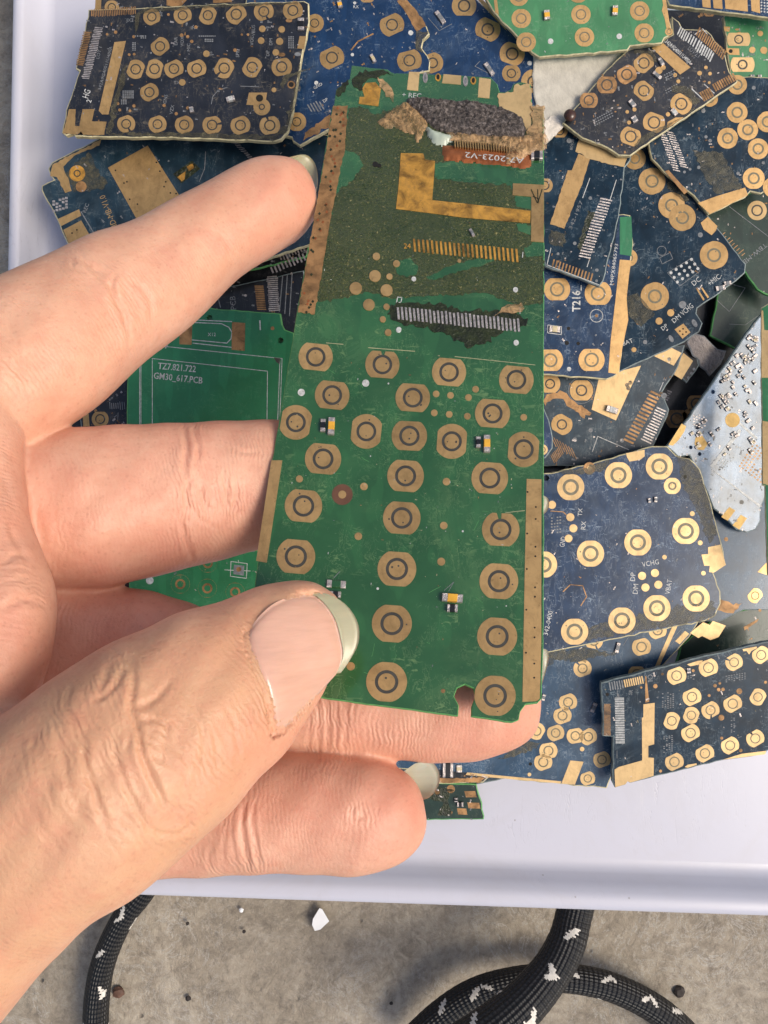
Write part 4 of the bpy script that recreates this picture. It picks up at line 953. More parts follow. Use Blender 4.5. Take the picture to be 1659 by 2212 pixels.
b.lines([[(1232, 455), (1234, 495)], [(780, 570), (785, 582), (792, 570)]], 6, M['silk']); b.dot(1292, 490, 9, M['gold_w']); b.poly([(1298, 628), (1330, 632), (1325, 660), (1310, 650)], M['carbon'], 'printed_corner')

# ================================================================== clean navy board with big rings, right
b = Board('E', [(360, 990), (620, 935), (860, 868), (1000, 828), (1090, 828), (1140, 880), (1215, 898), (1275, 960), (1330, 1130), (1365, 1260), (1400, 1390), (1420, 1500), (1350, 1545), (1390, 1650), (1392, 1720), (1360, 1790), (1300, 1820), (400, 2000), (360, 2000)],
          [(1250, 1050, .2045), (1530, 1050, .2050), (1250, 1330, .2045)], M['blue2'], M['fibre_y'],
          'square navy board with large bright rings and test points marked VCHG and VBAT', seed=36, thick=.0014, holes=((405, 1008, 16), (1190, 1000, 12)))
b.ringm = M['carbon2']; b.gold = M['gold_b']
for x, y in ((542, 1060), (812, 992), (1044, 943), (1193, 1308), (922, 1373), (654, 1436), (388, 1498), (1252, 1690), (1030, 1745)): b.pad(x, y, 77, 0, .95, ro=.60, ri=.40)
b.pad(1117, 1053, 48, 0, .95, ro=.5, ri=.3)
b.pad(832, 1815, 77, 0, .95, ro=.60, ri=.40); b.pad(564, 1878, 77, 0, .95, ro=.60, ri=.40)
b.dots([(436, 1160, 23), (540, 1230, 23), (557, 1293, 23), (530, 1350, 22), (946, 1562, 23), (1019, 1546, 23), (965, 1628, 23), (1038, 1612, 23), (1073, 1456, 13), (1293, 1547, 13), (1230, 1210, 14), (1275, 1375, 14), (648, 952, 14)])
b.dot(648, 952, 34, M['gold_w'], 'worn_contact', .00003); b.poly([(855, 868), (960, 848), (960, 885), (935, 905), (875, 915), (860, 890)]); b.poly([(1320, 1400), (1390, 1385), (1420, 1500), (1350, 1545), (1325, 1540), (1330, 1505), (1298, 1505), (1282, 1442), (1320, 1438)])
b.text('TX', 605, 1225, 24, 85); b.text('RX', 625, 1300, 26, 85); b.text('GND', 505, 1400, 28, 80, width=58); b.text('VCHG', 948, 1512, 28, 10, width=96); b.text('DP', 905, 1592, 28, 85); b.text('DM', 920, 1665, 28, 85); b.text('VBAT', 1102, 1668, 28, 80, width=85); b.text('342-0400', 412, 1900, 26, 78, width=140)
b.lines([[(500, 1650), (540, 1612), (610, 1618), (632, 1680), (600, 1730)], [(430, 1195), (500, 1200), (525, 1225)]], 5, M['gold_w']); b.smd(1020, 1130, 16, 30, 0, M['silkd']); b.smd(985, 1135, 16, 24, 10, M['silkd'])
b.part('solder_marks', [[fr('E', 435 + i * 16 + u, 1235 + j * 17 - i * 2 + v) for u, v in ((-5, -4), (5, -4), (5, 4), (-5, 4))] for i in range(4) for j in range(6) if b.rnd.random() > .2], .00004, M['silkd'])
b.poly([(430, 975), (620, 950), (760, 905), (740, 960), (640, 990), (500, 985)], M['tape'], 'tape_residue', .00006, 2); b.poly([(1140, 885), (1215, 900), (1270, 965), (1320, 1130), (1370, 1330), (1330, 1380), (1250, 1180), (1170, 1040)], M['tape'], 'tape_residue', .00006, 2); b.poly([(600, 1860), (900, 1790), (1340, 1700), (1370, 1780), (1290, 1815), (640, 1930)], M['tape'], 'tape_residue', .00003, 3)
b.marks(85, 36, size=6)
b = Board('E', [(340, 560), (385, 600), (420, 680), (442, 780), (440, 840), (400, 895), (340, 905)], .2030, M['blue'], M['fibre_b'],
          'rounded blue board end peeping out right of the held board above the navy board', seed=37)
b.pad(382, 848, 30, 0, 1, mat=M['gold_b'])

# ================================================================== the held green keypad board
HD = [(1000, 230, .1620), (500, 1540, .1150 * 1.0), (1165, 1540, .1150)]
HD[0] = (1000, 230, .1620)
h = Board('A', [(520, 76), (545, 80), (620, 90), (700, 97), (722, 112), (748, 122), (738, 150), (742, 116), (1000, 124), (1228, 138), (1262, 172), (1275, 212), (1300, 214), (1332, 200), (1345, 172), (1380, 160), (1432, 172), (1440, 290), (1498, 286),
                (1500, 400), (1503, 1000), (1500, 1659), (1501, 2600), (1498, 3050), (1488, 3312), (1470, 3332), (1408, 3340), (1380, 3378), (1372, 3420), (1340, 3432),
                (1130, 3402), (1132, 3350), (1152, 3300), (1142, 3258), (1098, 3238), (1058, 3256), (1042, 3300), (1066, 3345), (1062, 3400), (400, 3312), (-60, 3240), (-50, 3100), (20, 2760), (110, 2120), (210, 1520), (240, 1330), (320, 900), (390, 470), (420, 290), (430, 275), (440, 200), (510, 145)],
          HD, M['green'], M['fibre_g'], 'glue stained green keypad board held up between thumb and fingers', group=None, thick=.0010, rough=.35, seed=5, chamfer=1.5)
h.nrm = h.nrm
# key contacts (frame B)
h.f = 'B'; h.sc = FR['B'][2]
for x, y, r, a, c_, g in ((430, 152, 81, -6, .78, None), (746, 188, 81, -4, .78, 270), (1062, 224, 81, -5, .8, None), (1381, 260, 82, -5, .78, None), (508, 333, 82, -6, .8, None), (890, 345, 82, -4, .8, None),
                          (1268, 420, 83, -4, .8, None), (336, 462, 82, 80, .86, None), (670, 505, 82, 84, .86, None), (874, 526, 84, -3, .82, None), (1075, 552, 83, 86, .84, None), (1415, 590, 84, 86, .86, None),
                          (465, 635, 86, -5, .83, None), (856, 716, 87, -4, .85, None), (1255, 726, 87, -4, .85, None), (372, 858, 89, -5, .85, None), (838, 915, 89, -4, .85, None), (1307, 970, 89, -3, .87, 262),
                          (336, 1098, 92, -5, .87, None), (815, 1157, 92, -4, .88, None), (1298, 1215, 92, -4, .9, None), (791, 1416, 95, -4, .92, None), (1290, 1477, 95, -4, .93, None),
                          (766, 1692, 97, -4, .96, None), (1280, 1758, 98, -4, .96, None)):
    h.pad(x, y, r, a, c_, g, mat=M['gold'], ring=M['carbon'], ri=.42, ro=.575)
h.dots([(1001, 327, 16), (1069, 334, 16), (1154, 344, 16), (1188, 305, 16), (992, 417, 16), (1063, 424, 16), (1149, 433, 16), (1416, 438, 16), (353, 730, 17), (659, 766, 18), (1050, 743, 18), (632, 1002, 18), (1037, 951, 18), (1025, 1122, 19), (596, 1618, 20), (773, 37, 16), (1114, 50, 15)])
h.dots([(362, 320, 17), (667, 276, 17), (823, 24, 13), (1380, 85, 13)], M['silk'], 'white_dot'); h.dots([(775, 278, 4), (1127, 978, 5), (724, 1250, 6), (690, 622, 3), (1333, 1332, 3)], M['silk'], 'white_dot')
h.dot(556, 804, 50, plain('brown worn ring', (98, 66, 48), .5), 'worn_contact', .00002); h.dot(556, 804, 19)
h.dot(1034, 1735, 10, M['gold_w'], 'solder_smear')
h.poly([(220, 642), (272, 642), (198, 1127), (148, 1118)], M['gold'], 'edge_plating'); h.poly([(1430, 730), (1500, 732), (1499, 1500), (1492, 1770), (1480, 1783), (1410, 1787), (1420, 1200)], M['gold'], 'edge_plating')
rr = random.Random(3)
for i in range(15):
    y = 800 + i * 62 + rr.uniform(-15, 15); h.dot(1474 - (y - 800) * .01 - (0 if i % 3 else 40), y, 4.5, M['hole'], 'via', .00006)
h.smd(505, 485, 30, 78, -3, M['ledy'], z=.0007, name='indicator_lamp'); h.smd(465, 480, 24, 58, -3, M['chipblack'], z=.0005)
h.smd(1240, 568, 30, 78, 0, M['ledy'], z=.0007, name='indicator_lamp'); h.smd(1200, 560, 22, 50, 0, M['chipblack'], z=.0005)
h.smd(1077, 1297, 36, 98, 85, M['ledy'], z=.0007, name='indicator_lamp'); h.smd(1077, 1345, 34, 50, 88, M['chipblack'], z=.0005)
h.smd(528, 1230, 34, 90, 86, M['green'], z=.0003); h.smd(525, 1280, 28, 50, 86, M['chipblack'], z=.0005)
h.lines([[(515, 1200), (545, 1168)], [(1040, 1258), (1085, 1218), (1060, 1262)]], 2, M['silkd'], 'scratch'); h.lines([[(1330, 890), (1420, 880)], [(480, 85), (560, 92)], [(680, 108), (900, 125)], [(1090, 150), (1470, 190)]], 2, M['fibre_y'], 'scratch')
# upper half (frame A)
h.f = 'A'; h.sc = FR['A'][2]
h.poly([(500, 300), (560, 285), (640, 330), (740, 300), (860, 260), (1290, 300), (1400, 350), (1490, 400), (1495, 470), (1420, 590), (1040, 560), (950, 660), (1330, 690), (1360, 780), (1430, 800), (1495, 940), (1440, 985), (1410, 1060),
        (1495, 1050), (1495, 1290), (1380, 1310), (1200, 1240), (900, 1255), (720, 1270), (600, 1235), (470, 1270), (350, 1285), (330, 1250), (415, 820), (430, 740), (560, 600), (560, 540), (470, 500), (490, 420)], M['glue'], 'dried_glue', .00002, 2.0)
for pp in ([(455, 520), (540, 530), (580, 590), (500, 690), (435, 720)], [(745, 1080), (820, 1060), (856, 1100), (850, 1145), (800, 1160), (750, 1140)], [(900, 1160), (1030, 1100), (1150, 1068), (1260, 1070), (1190, 1100), (1060, 1130), (940, 1175)],
           [(1365, 755), (1435, 765), (1435, 815), (1360, 800)], [(1360, 890), (1435, 895), (1432, 945), (1370, 925)], [(1400, 1010), (1490, 985), (1492, 1040), (1410, 1058)], [(940, 575), (1040, 570), (1420, 600), (1500, 585), (1500, 690), (1340, 680), (945, 655)]):
    h.poly(pp, M['green'], 'clean_mask_patch', .00004, 1.5)
h.poly([(770, 528), (885, 530), (893, 560), (945, 568), (930, 768), (1100, 786), (1432, 822), (1430, 885), (1100, 858), (930, 835), (745, 812), (758, 700)], M['gold_o'], 'gold_antenna_strip', .00008)
h.poly([(1342, 682), (1500, 690), (1500, 983), (1434, 978), (1436, 750), (1340, 742)], M['gold'], 'gold_antenna_strip', .00008)
h.lines([[(1435, 715), (1465, 780)], [(1490, 715), (1470, 780)], [(1468, 715), (1470, 782)], [(1445, 750), (1470, 760)]], 5, M['burn'], 'burn_mark', .0001)
h.bars((840, 998), (1362, 1050), 24, 66, 11, M['gold_o'], 'display_contacts', ang=95, h=.0001, jitter=.04); h.text('24', 785, 1015, 26, 0, M['gold_o'], h=.0001); h.text('1', 1388, 1062, 30, -5, M['silk'], h=.0001)
h.dots([(645, 1055, 19), (748, 1092, 18), (638, 1155, 30), (712, 1158, 16), (540, 1218, 32), (697, 1228, 31), (607, 1302, 30), (697, 1312, 16), (678, 1376, 16), (705, 1443, 17), (1068, 1078, 10)], h=.0001); h.dots([(1355, 1225, 13), (760, 1428, 13), (1358, 1494, 13), (836, 1170, 12)], M['silk'], 'white_dot', .0001)
h.poly([(720, 1300), (800, 1290), (1000, 1300), (1100, 1330), (1340, 1330), (1420, 1370), (1410, 1410), (1300, 1430), (1200, 1500), (1110, 1525), (1060, 1480), (960, 1440), (760, 1390), (700, 1350)], M['burn'], 'burnt_flux', .00006, 3)
h.poly([(1330, 1300), (1385, 1290), (1400, 1320), (1350, 1345), (1290, 1340), (1230, 1370), (1300, 1310)], M['tapew'], 'tape_shred', .0001, 2)
h.bars((757, 1345), (1370, 1408), 31, 66, 11, M['solder'], 'solder_comb', ang=95, h=.00014, jitter=.1); h.lines([[(748, 1290), (754, 1262), (776, 1264), (770, 1288), (748, 1290)], [(1378, 1315), (1378, 1345)]], 4)
h.poly([(425, 285), (500, 285), (485, 500), (430, 770), (405, 900), (330, 1350), (245, 1340), (320, 900), (395, 470)], M['gold_w'], 'edge_plating', .00006, .8)
h.poly([(572, 200), (590, 170), (640, 165), (668, 200), (655, 288), (555, 275), (560, 240), (585, 240)], M['gold_o'], 'corner_contact', .00006); h.pad(612, 200, 24, 0, 1, ro=.99, ri=.55, mat=M['gold_o'], h=.00008)
h.poly([(520, 150), (560, 110), (680, 100), (730, 130), (700, 120), (600, 150), (560, 210), (530, 190)], M['burn'], 'burnt_patch', .00006, 2.5); h.poly([(650, 140), (700, 170), (735, 230), (732, 270), (690, 220), (660, 190)], M['tapew'], 'tape_shred', .0001, 2)
h.poly([(440, 210), (500, 150), (505, 175), (450, 240)], M['burn'], 'burnt_patch', .00006, 2)
for q in ([(812, 112), (866, 114), (858, 210), (801, 204)], [(988, 124), (1078, 132), (1076, 178), (980, 170)], [(1170, 142), (1230, 150), (1222, 248), (1163, 242)]): h.poly(q, M['gold_b'], 'gold_contact', .00006)
for x, y, m in ((895, 142, 'solder'), (1100, 160, 'solder')): h.poly(circle(x, y, 13, 16, 27), M[m], 'slot_contact', .00006); h.poly(circle(x, y, 5, 10, 16), M['silkd'], 'slot_hole', .0001)
for x, y in ((960, 140), (1140, 157)): h.poly(circle(x, y, 15, 16, 20), M['gold_o'], 'ring_contact', .00006); h.poly(circle(x, y, 8, 12, 13), M['hole'], 'via', .0001)
h.text('+ REC', 776, 240, 24, -4, width=98)
h.poly([(1268, 222), (1345, 215), (1350, 180), (1428, 175), (1440, 290), (1436, 400), (1400, 412), (1350, 330), (1290, 322), (1285, 345), (1268, 330)], M['gold_b'], 'gold_shield_ground', .00008, 1.2)
h.poly([(1430, 290), (1500, 290), (1505, 420), (1480, 520), (1400, 500), (1410, 420), (1440, 390)], M['tapew'], 'tape_shred', .0003, 2)
h.poly([(1165, 640 - 5), (1165, 630)][:0] or [(1160, 250), (1230, 330), (1160, 330)], M['green'], 'mask_patch', .00003)

def lump(name, pts, zmax, mat, seed, frame='A', step=3.0, amp=.0005, parent=h, lo=0.0, label=None):
    "a torn lump (foam, tape) built as a raised uneven slab on the board"
    rnd = random.Random(seed); poly = rough_edges(frl(frame, pts), 6, 1.1, rnd)
    from mathutils import noise as N
    xs = [p[0] for p in poly]; ys = [p[1] for p in poly]; V = {}; vs = []; Fc = []
    def edged(x, y):
        r = False; j = len(poly) - 1; dm = 1e9
        for i in range(len(poly)):
            a, c = poly[i], poly[j]
            if (a[1] > y) != (c[1] > y) and x < (c[0] - a[0]) * (y - a[1]) / (c[1] - a[1]) + a[0]: r = not r
            ax, ay = c[0] - a[0], c[1] - a[1]; L = ax * ax + ay * ay + 1e-9; t = max(0, min(1, ((x - a[0]) * ax + (y - a[1]) * ay) / L))
            dm = min(dm, math.hypot(x - a[0] - t * ax, y - a[1] - t * ay)); j = i
        return dm if r else -dm
    nx = int((max(xs) - min(xs)) / step) + 2; ny = int((max(ys) - min(ys)) / step) + 2
    for i in range(nx):
        for j in range(ny):
            x = min(xs) + i * step; y = min(ys) + j * step; e = edged(x, y)
            if e < -step * .9: continue
            k = max(0, min(1, e / 9)) ** .5
            z = lo + zmax * k * (.75 + .35 * N.noise(Vector((x * .03, y * .03, seed)))) + amp * k * (N.noise(Vector((x * .25, y * .25, seed))) + .6 * N.noise(Vector((x * .7, y * .7, seed))))
            V[i, j] = len(vs); vs.append(parent.pt(x, y, max(z, .00002)))
    for i in range(nx):
        for j in range(ny):
            q = [V.get(k) for k in ((i, j), (i + 1, j), (i + 1, j + 1), (i, j + 1))]
            if None not in q: Fc.append(tuple(q))
    o = mesh_obj(name, vs, Fc, mat, parent.obj, parent.org, smooth=True)
    if label: o['label'] = label
    return o
lump('copper_flex', [(982, 492), (1060, 490), (1330, 520), (1430, 530), (1430, 598), (1405, 604), (1230, 585), (990, 560)], .0005, M['copper'], 3, amp=.00008)
cf = h.bars((1045, 495), (1320, 520), 22, 36, 6, M['gold'], 'flex_contacts', ang=95, h=.0008)
h.text('A7-2023-V2', 1395, 572, 28, 174, M['silk'], 300, h=.00085)
lump('charred_foam', [(800, 255), (870, 248), (1000, 262), (1160, 270), (1290, 300), (1390, 350), (1405, 410), (1395, 450), (1290, 450), (1150, 440), (1030, 430), (940, 400), (870, 340), (820, 290)], .0013, M['foam'], 7, amp=.0005)
lump('torn_copper_tape', [(650, 372), (700, 325), (745, 290), (800, 268), (850, 310), (905, 370), (900, 400), (880, 425), (855, 475), (840, 430), (790, 420), (740, 395), (690, 400)], .0008, M['tapew'], 9, amp=.0006)
lump('torn_copper_tape', [(1300, 540), (1350, 500), (1400, 450), (1500, 430), (1515, 460), (1512, 515), (1420, 540), (1360, 580), (1310, 590)], .0008, M['tapew'], 10, amp=.0006, lo=.0004)
lump('torn_copper_tape', [(1000, 430), (1180, 445), (1390, 455), (1400, 500), (1330, 520), (1180, 490), (1020, 470)], .0009, M['tapew'], 11, amp=.0006, lo=.0003)
lump('dried_glue_blob', [(898, 395), (930, 412), (985, 430), (1040, 440), (1030, 470), (985, 488), (940, 478), (905, 440)], .0012, plain('milky glue', (176, 186, 168), .25, var=.1), 12, amp=.0001)
h.smd(1462, 545, 40, 60, 90, M['chipblack'], z=.0006); h.dots([(640, 585, 14), (660, 592, 10)], M['hole'], 'via', .0001)
h.smd(1132, 935, 14, 40, 30, M['silkd'], z=.0003, name='loose_flake'); h.marks(30, 55, mats=('silkd', 'gold_w', 'silkd', 'silk'), size=3, region=[(350, 850), (1450, 850), (1450, 1250), (350, 1280)])

rr = random.Random(12)
for i in range(46):
    t_ = rr.random(); y = 290 + t_ * 1050; xc = 462 - t_ * 175; wd_ = 38
    xo = xc + rr.uniform(-wd_, wd_) * .8
    h.poly([(xo + a_, y + b_) for a_, b_ in ((0, -7), (8, 0), (2, 9), (-7, 3))], M['burn'] if rr.random() < .5 else M['copper'], 'corrosion_spot', .00009, 1.0)

h.f = 'B'; h.sc = FR['B'][2]
h.marks(130, 91, mats=('silkd', 'fibre_y', 'gold_w', 'silk'), size=3.2, region=[(330, 60), (1480, 120), (1400, 1780), (700, 1700), (650, 1200), (260, 1150)], name='dust_specks')
rr = random.Random(4)
for i in range(26):
    x = rr.uniform(420, 1380); y = rr.uniform(120, 1650); a_ = rr.uniform(0, 3.1); L_ = rr.uniform(12, 70)
    h.lines([[(x, y), (x + L_ * .5 * math.cos(a_) + rr.uniform(-3, 3), y + L_ * .5 * math.sin(a_) + rr.uniform(-3, 3)), (x + L_ * math.cos(a_), y + L_ * math.sin(a_))]], rr.uniform(.8, 1.6), M['fibre_g'], 'scratch', .00001)

# ================================================================== the hand
# chains of stations: (px, py, half width in px, depth d, thickness / width)
CH = {
 'index': [(-420, 1060, 250, .1170, .80), (-250, 960, 215, .1190, .82), (-100, 865, 190, .1230, .86), (0, 800, 177, .1265, .88), (123, 731, 160, .1320, .92), (223, 664, 141, .1370, .94), (333, 599, 122, .1425, .94), (458, 512, 101, .1480, .94), (549, 456, 97, .1520, .92), (595, 434, 95, .1540, .90),
           (625, 422, 86, .1548, .88), (650, 413, 69, .1552, .86), (668, 407, 47, .1555, .84), (678, 404, 20, .1556, .8)],
 'middle': [(-380, 1200, 260, .1240, .8), (-200, 1150, 225, .1250, .85), (0, 1120, 180, .1270, .88), (105, 1108, 166, .1290, .9), (182, 1100, 176, .1310, .9), (273, 1087, 169, .1335, .9), (365, 1074, 160, .1360, .9), (456, 1060, 149, .1385, .9), (560, 1048, 140, .1405, .88), (700, 1040, 134, .1425, .84), (850, 1042, 130, .1415, .84), (980, 1052, 126, .1405, .82), (1060, 1062, 112, .1400, .8), (1110, 1070, 88, .1400, .8), (1138, 1076, 55, .1400, .8), (1150, 1078, 22, .1400, .8)],
 'ring': [(-380, 1380, 260, .1300, .8), (-150, 1370, 200, .1310, .85), (50, 1370, 150, .1320, .9), (200, 1385, 128, .1335, .9), (300, 1402, 125, .1335, .9), (400, 1436, 125, .1330, .9), (500, 1468, 124, .1318, .88), (620, 1498, 123, .1300, .86), (750, 1512, 122, .1285, .86), (850, 1517, 121, .1280, .86), (960, 1520, 121, .1280, .85), (1040, 1520, 117, .1280, .84), (1095, 1519, 103, .1280, .82), (1135, 1518, 79, .1280, .8), (1158, 1517, 50, .1280, .8), (1168, 1517, 20, .1280, .8)],
 'pinky': [(-300, 1700, 260, .1300, .8), (-80, 1760, 190, .1290, .85), (120, 1775, 140, .1270, .9), (300, 1772, 120, .1250, .92), (430, 1766, 118, .1240, .92), (530, 1757, 120, .1230, .92), (640, 1754, 123, .1225, .92), (742, 1757, 123, .1220, .92), (800, 1757, 119, .1220, .9), (850, 1756, 104, .1220, .88), (885, 1754, 82, .1220, .86), (908, 1752, 54, .1220, .84), (919, 1751, 24, .1220, .8)],
 'thumb': [(-420, 2230, 330, .0960, .8), (-180, 2000, 275, .0960, .85), (0, 1838, 247, .0960, .88), (158, 1728, 243, .0960, .86), (250, 1660, 240, .0970, .84), (350, 1584, 228, .0990, .82), (430, 1526, 207, .1010, .80), (500, 1478, 185, .1035, .78), (587, 1410, 150, .1070, .76), (640, 1372, 127, .1090, .74), (685, 1350, 101, .1104, .70), (712, 1342, 76, .1112, .66), (732, 1338, 46, .1118, .62), (741, 1336, 20, .1120, .6)],
 'web': [(-130, 760, 150, .1210, .8), (-110, 940, 150, .1180, .8), (-95, 1080, 142, .1140, .8), (-75, 1200, 150, .1110, .8), (-60, 1300, 170, .1090, .8), (-68, 1400, 170, .1060, .8), (-120, 1500, 190, .1030, .8), (-160, 1650, 230, .1000, .8), (-200, 1800, 250, .0980, .8)],
 'palm': [(-420, 900, 250, .125, .6), (-430, 1200, 380, .122, .6), (-450, 1500, 430, .118, .6), (-520, 1850, 420, .112, .62), (-640, 2150, 380, .108, .65), (-780, 2450, 330, .106, .7), (-900, 2700, 310, .105, .75)],
}
HV = []; HF = []; CL = []     # hand verts, faces, centre line samples (pos, radius, chain, s)
cid = {k: i for i, k in enumerate(CH)}
for nm, st in CH.items():
    st = np.array(st, float); sub = 4; pts = []
    for i in range(len(st) - 1):
        a = st[max(0, i - 1)]; b_ = st[i]; c_ = st[i + 1]; e = st[min(len(st) - 1, i + 2)]
        for k in range(sub): pts.append(cr(a, b_, c_, e, k / sub))
    pts.append(st[-1]); pts = np.array(pts)
    C3 = [P(p[0], p[1], p[3]) for p in pts]; n = 40; rings = []; s_acc = 0
    for i, p in enumerate(pts):
        T = (C3[min(i + 1, len(C3) - 1)] - C3[max(i - 1, 0)]).normalized()
        Wd = T.cross(Vector((0, 0, 1))).normalized(); Dp = Wd.cross(T).normalized()
        r = p[2] * p[3] * K / W; tk = p[4]
        if i: s_acc += (C3[i] - C3[i - 1]).length
        CL.append((C3[i], r, cid[nm], s_acc))
        rings.append([len(HV) + k for k in range(n)])
        for k in range(n):
            t = 2 * math.pi * k / n; cx, cy = math.cos(t), math.sin(t)
            sx = math.copysign(abs(cx) ** .92, cx); sy = math.copysign(abs(cy) ** .92, cy)
            HV.append(C3[i] + Wd * (r * sx) + Dp * (r * tk * sy))
    for a, b_ in zip(rings[:-1], rings[1:]):
        for k in range(n):
            j = (k + 1) % n; HF.append((a[k], a[j], b_[j], b_[k]))
    HF.append(tuple(rings[0][::-1])); HF.append(tuple(rings[-1]))
me = bpy.data.meshes.new('hand_raw'); me.from_pydata([tuple(v) for v in HV], [], HF)
bm = bmesh.new(); bm.from_mesh(me); bmesh.ops.recalc_face_normals(bm, faces=bm.faces); bm.to_mesh(me); bm.free()
ro = bpy.data.objects.new('hand_raw', me); sc.collection.objects.link(ro)
md = ro.modifiers.new('r', 'REMESH'); md.mode = 'VOXEL'; md.voxel_size = .00032
sm_ = ro.modifiers.new('s', 'SMOOTH'); sm_.factor = .5; sm_.iterations = 16
dg = bpy.context.evaluated_depsgraph_get(); dg.update()
hm = bpy.data.meshes.new_from_object(ro.evaluated_get(dg)); bpy.data.objects.remove(ro); bpy.data.meshes.remove(me)
nv = len(hm.vertices); co = np.empty(nv * 3, np.float32); hm.vertices.foreach_get('co', co); co = co.reshape(-1, 3).astype(float)
no = np.empty(nv * 3, np.float32); hm.vertices.foreach_get('normal', no) if hasattr(hm.vertices[0], 'normal') else None; no = no.reshape(-1, 3).astype(float)
print('hand verts', nv)
# project to picture coordinates of the photograph (used only to lay out creases on the skin surface)
dd = (CAMZ - co[:, 2]) / K; PX = co[:, 0] / (dd * K / W) + W / 2; PY = 1106 - co[:, 1] / (dd * K / W)
cp = np.array([tuple(c[0]) for c in CL]); crr = np.array([c[1] for c in CL]); cc = np.array([c[2] for c in CL]); cs = np.array([c[3] for c in CL])
best = np.full(nv, 1e9); bi = np.zeros(nv, int)
for i in range(len(cp)):
    q = np.linalg.norm(co - cp[i], axis=1) / max(crr[i], .003)
    m = q < best; best[m] = q[m]; bi[m] = i
chain = cc[bi]; 
# smooth along-finger coordinate: inverse distance blend of neighbours on the same chain
S = np.zeros(nv); Wt = np.zeros(nv)
for i in range(len(cp)):
    q = np.linalg.norm(co - cp[i], axis=1); wgt = np.exp(-(q / .004) ** 2 / 2 + 0) * (chain == cc[i]); S += wgt * cs[i]; Wt += wgt
S = np.where(Wt > 1e-6, S / np.maximum(Wt, 1e-9), cs[bi])
front = np.clip(no[:, 2] * 2.2, 0, 1)
disp = np.zeros(nv); red = np.zeros(nv); wr = np.zeros(nv)
# every crease wobbles a little: skin folds are never ruled lines
WOB = 5 * np.sin(PX * .045 + 1.7 * np.sin(PY * .03)) + 4 * np.sin(PY * .055 + 2 * np.sin(PX * .021))
def crease(ch, f, pts, width, depth, shoulder=.5):
    global disp
    width *= 1.35; depth *= .72 if 'thumb' in ch else 1.0
    p = frl(f, pts); sel = np.zeros(nv, bool)
    for c_ in (ch if isinstance(ch, tuple) else (ch,)): sel |= chain == cid[c_]
    dm = np.full(nv, 1e9); tt = np.zeros(nv); N_ = len(p) - 1
    X = PX + WOB * .5; Y = PY + WOB * .35
    for i in range(N_):
        ax, ay = p[i]; bx, by = p[i + 1]; ux, uy = bx - ax, by - ay; L = ux * ux + uy * uy + 1e-9
        t = np.clip(((X - ax) * ux + (Y - ay) * uy) / L, 0, 1)
        q = np.hypot(X - ax - t * ux, Y - ay - t * uy); m = q < dm
        dm[m] = q[m]; tt[m] = (i + t[m]) / N_
    fade = np.clip(np.minimum(tt, 1 - tt) * 5 + .15, 0, 1)
    g = np.exp(-(dm / width) ** 2) - shoulder * np.exp(-((dm - width * 2.3) / (width * 1.5)) ** 2)
    disp -= np.where(sel, g * fade * front, 0) * depth * .001 * K
    wr[:] = np.maximum(wr, np.where(sel, np.exp(-(dm / (width * 6)) ** 2) * front, 0))
T_ = 'thumb'
for pts, w_, d_ in (([(455, 380), (468, 470), (462, 560), (480, 640), (498, 720), (530, 800), (560, 860), (572, 905)], 5, .55), ([(390, 400), (340, 500), (345, 520)], 4, .25), ([(285, 640), (300, 740), (320, 820), (345, 900), (378, 975)], 5, .38),
                    ([(395, 640), (402, 720), (440, 830), (480, 900), (520, 970), (570, 1000), (625, 995), (662, 960), (672, 900)], 4, .35), ([(470, 560), (510, 540), (560, 500), (600, 450)], 4, .25), ([(480, 600), (540, 590), (580, 610), (590, 690)], 4, .25),
                    ([(440, 400), (400, 470), (360, 510), (330, 520)], 4, .28), ([(300, 345), (380, 335), (460, 400)], 4, .15), ([(500, 720), (560, 730), (620, 760), (660, 800)], 4, .16), ([(700, 600), (715, 680), (705, 760)], 4, .13), ([(780, 540), (815, 610), (835, 700), (830, 760)], 3, .14),
                    ([(740, 620), (765, 720), (760, 800)], 3, .1), ([(190, 600), (215, 720), (250, 850), (300, 960)], 5, .2), ([(120, 640), (150, 760), (190, 900)], 5, .14), ([(620, 470), (690, 560), (720, 640)], 4, .12), ([(250, 470), (240, 560), (285, 640)], 4, .2),
                    ([(430, 560), (450, 640), (440, 700)], 4, .22), ([(520, 640), (530, 700), (560, 740)], 3, .2), ([(560, 880), (600, 900), (650, 905)], 3, .2), ([(620, 660), (650, 760), (640, 860)], 3, .12), ([(100, 900), (160, 1000), (220, 1060)], 5, .12),
                    ([(846, 262), (852, 330), (880, 400), (915, 460), (938, 540), (950, 640), (965, 660)], 3.5, .04), ([(845, 268), (900, 225), (955, 195), (985, 170)], 3, .03), ([(965, 655), (1020, 620), (1080, 560)], 3, .02), ([(800, 200), (830, 250), (850, 300)], 3, .2)):
    crease((T_, 'web'), 'H', pts, w_, d_)
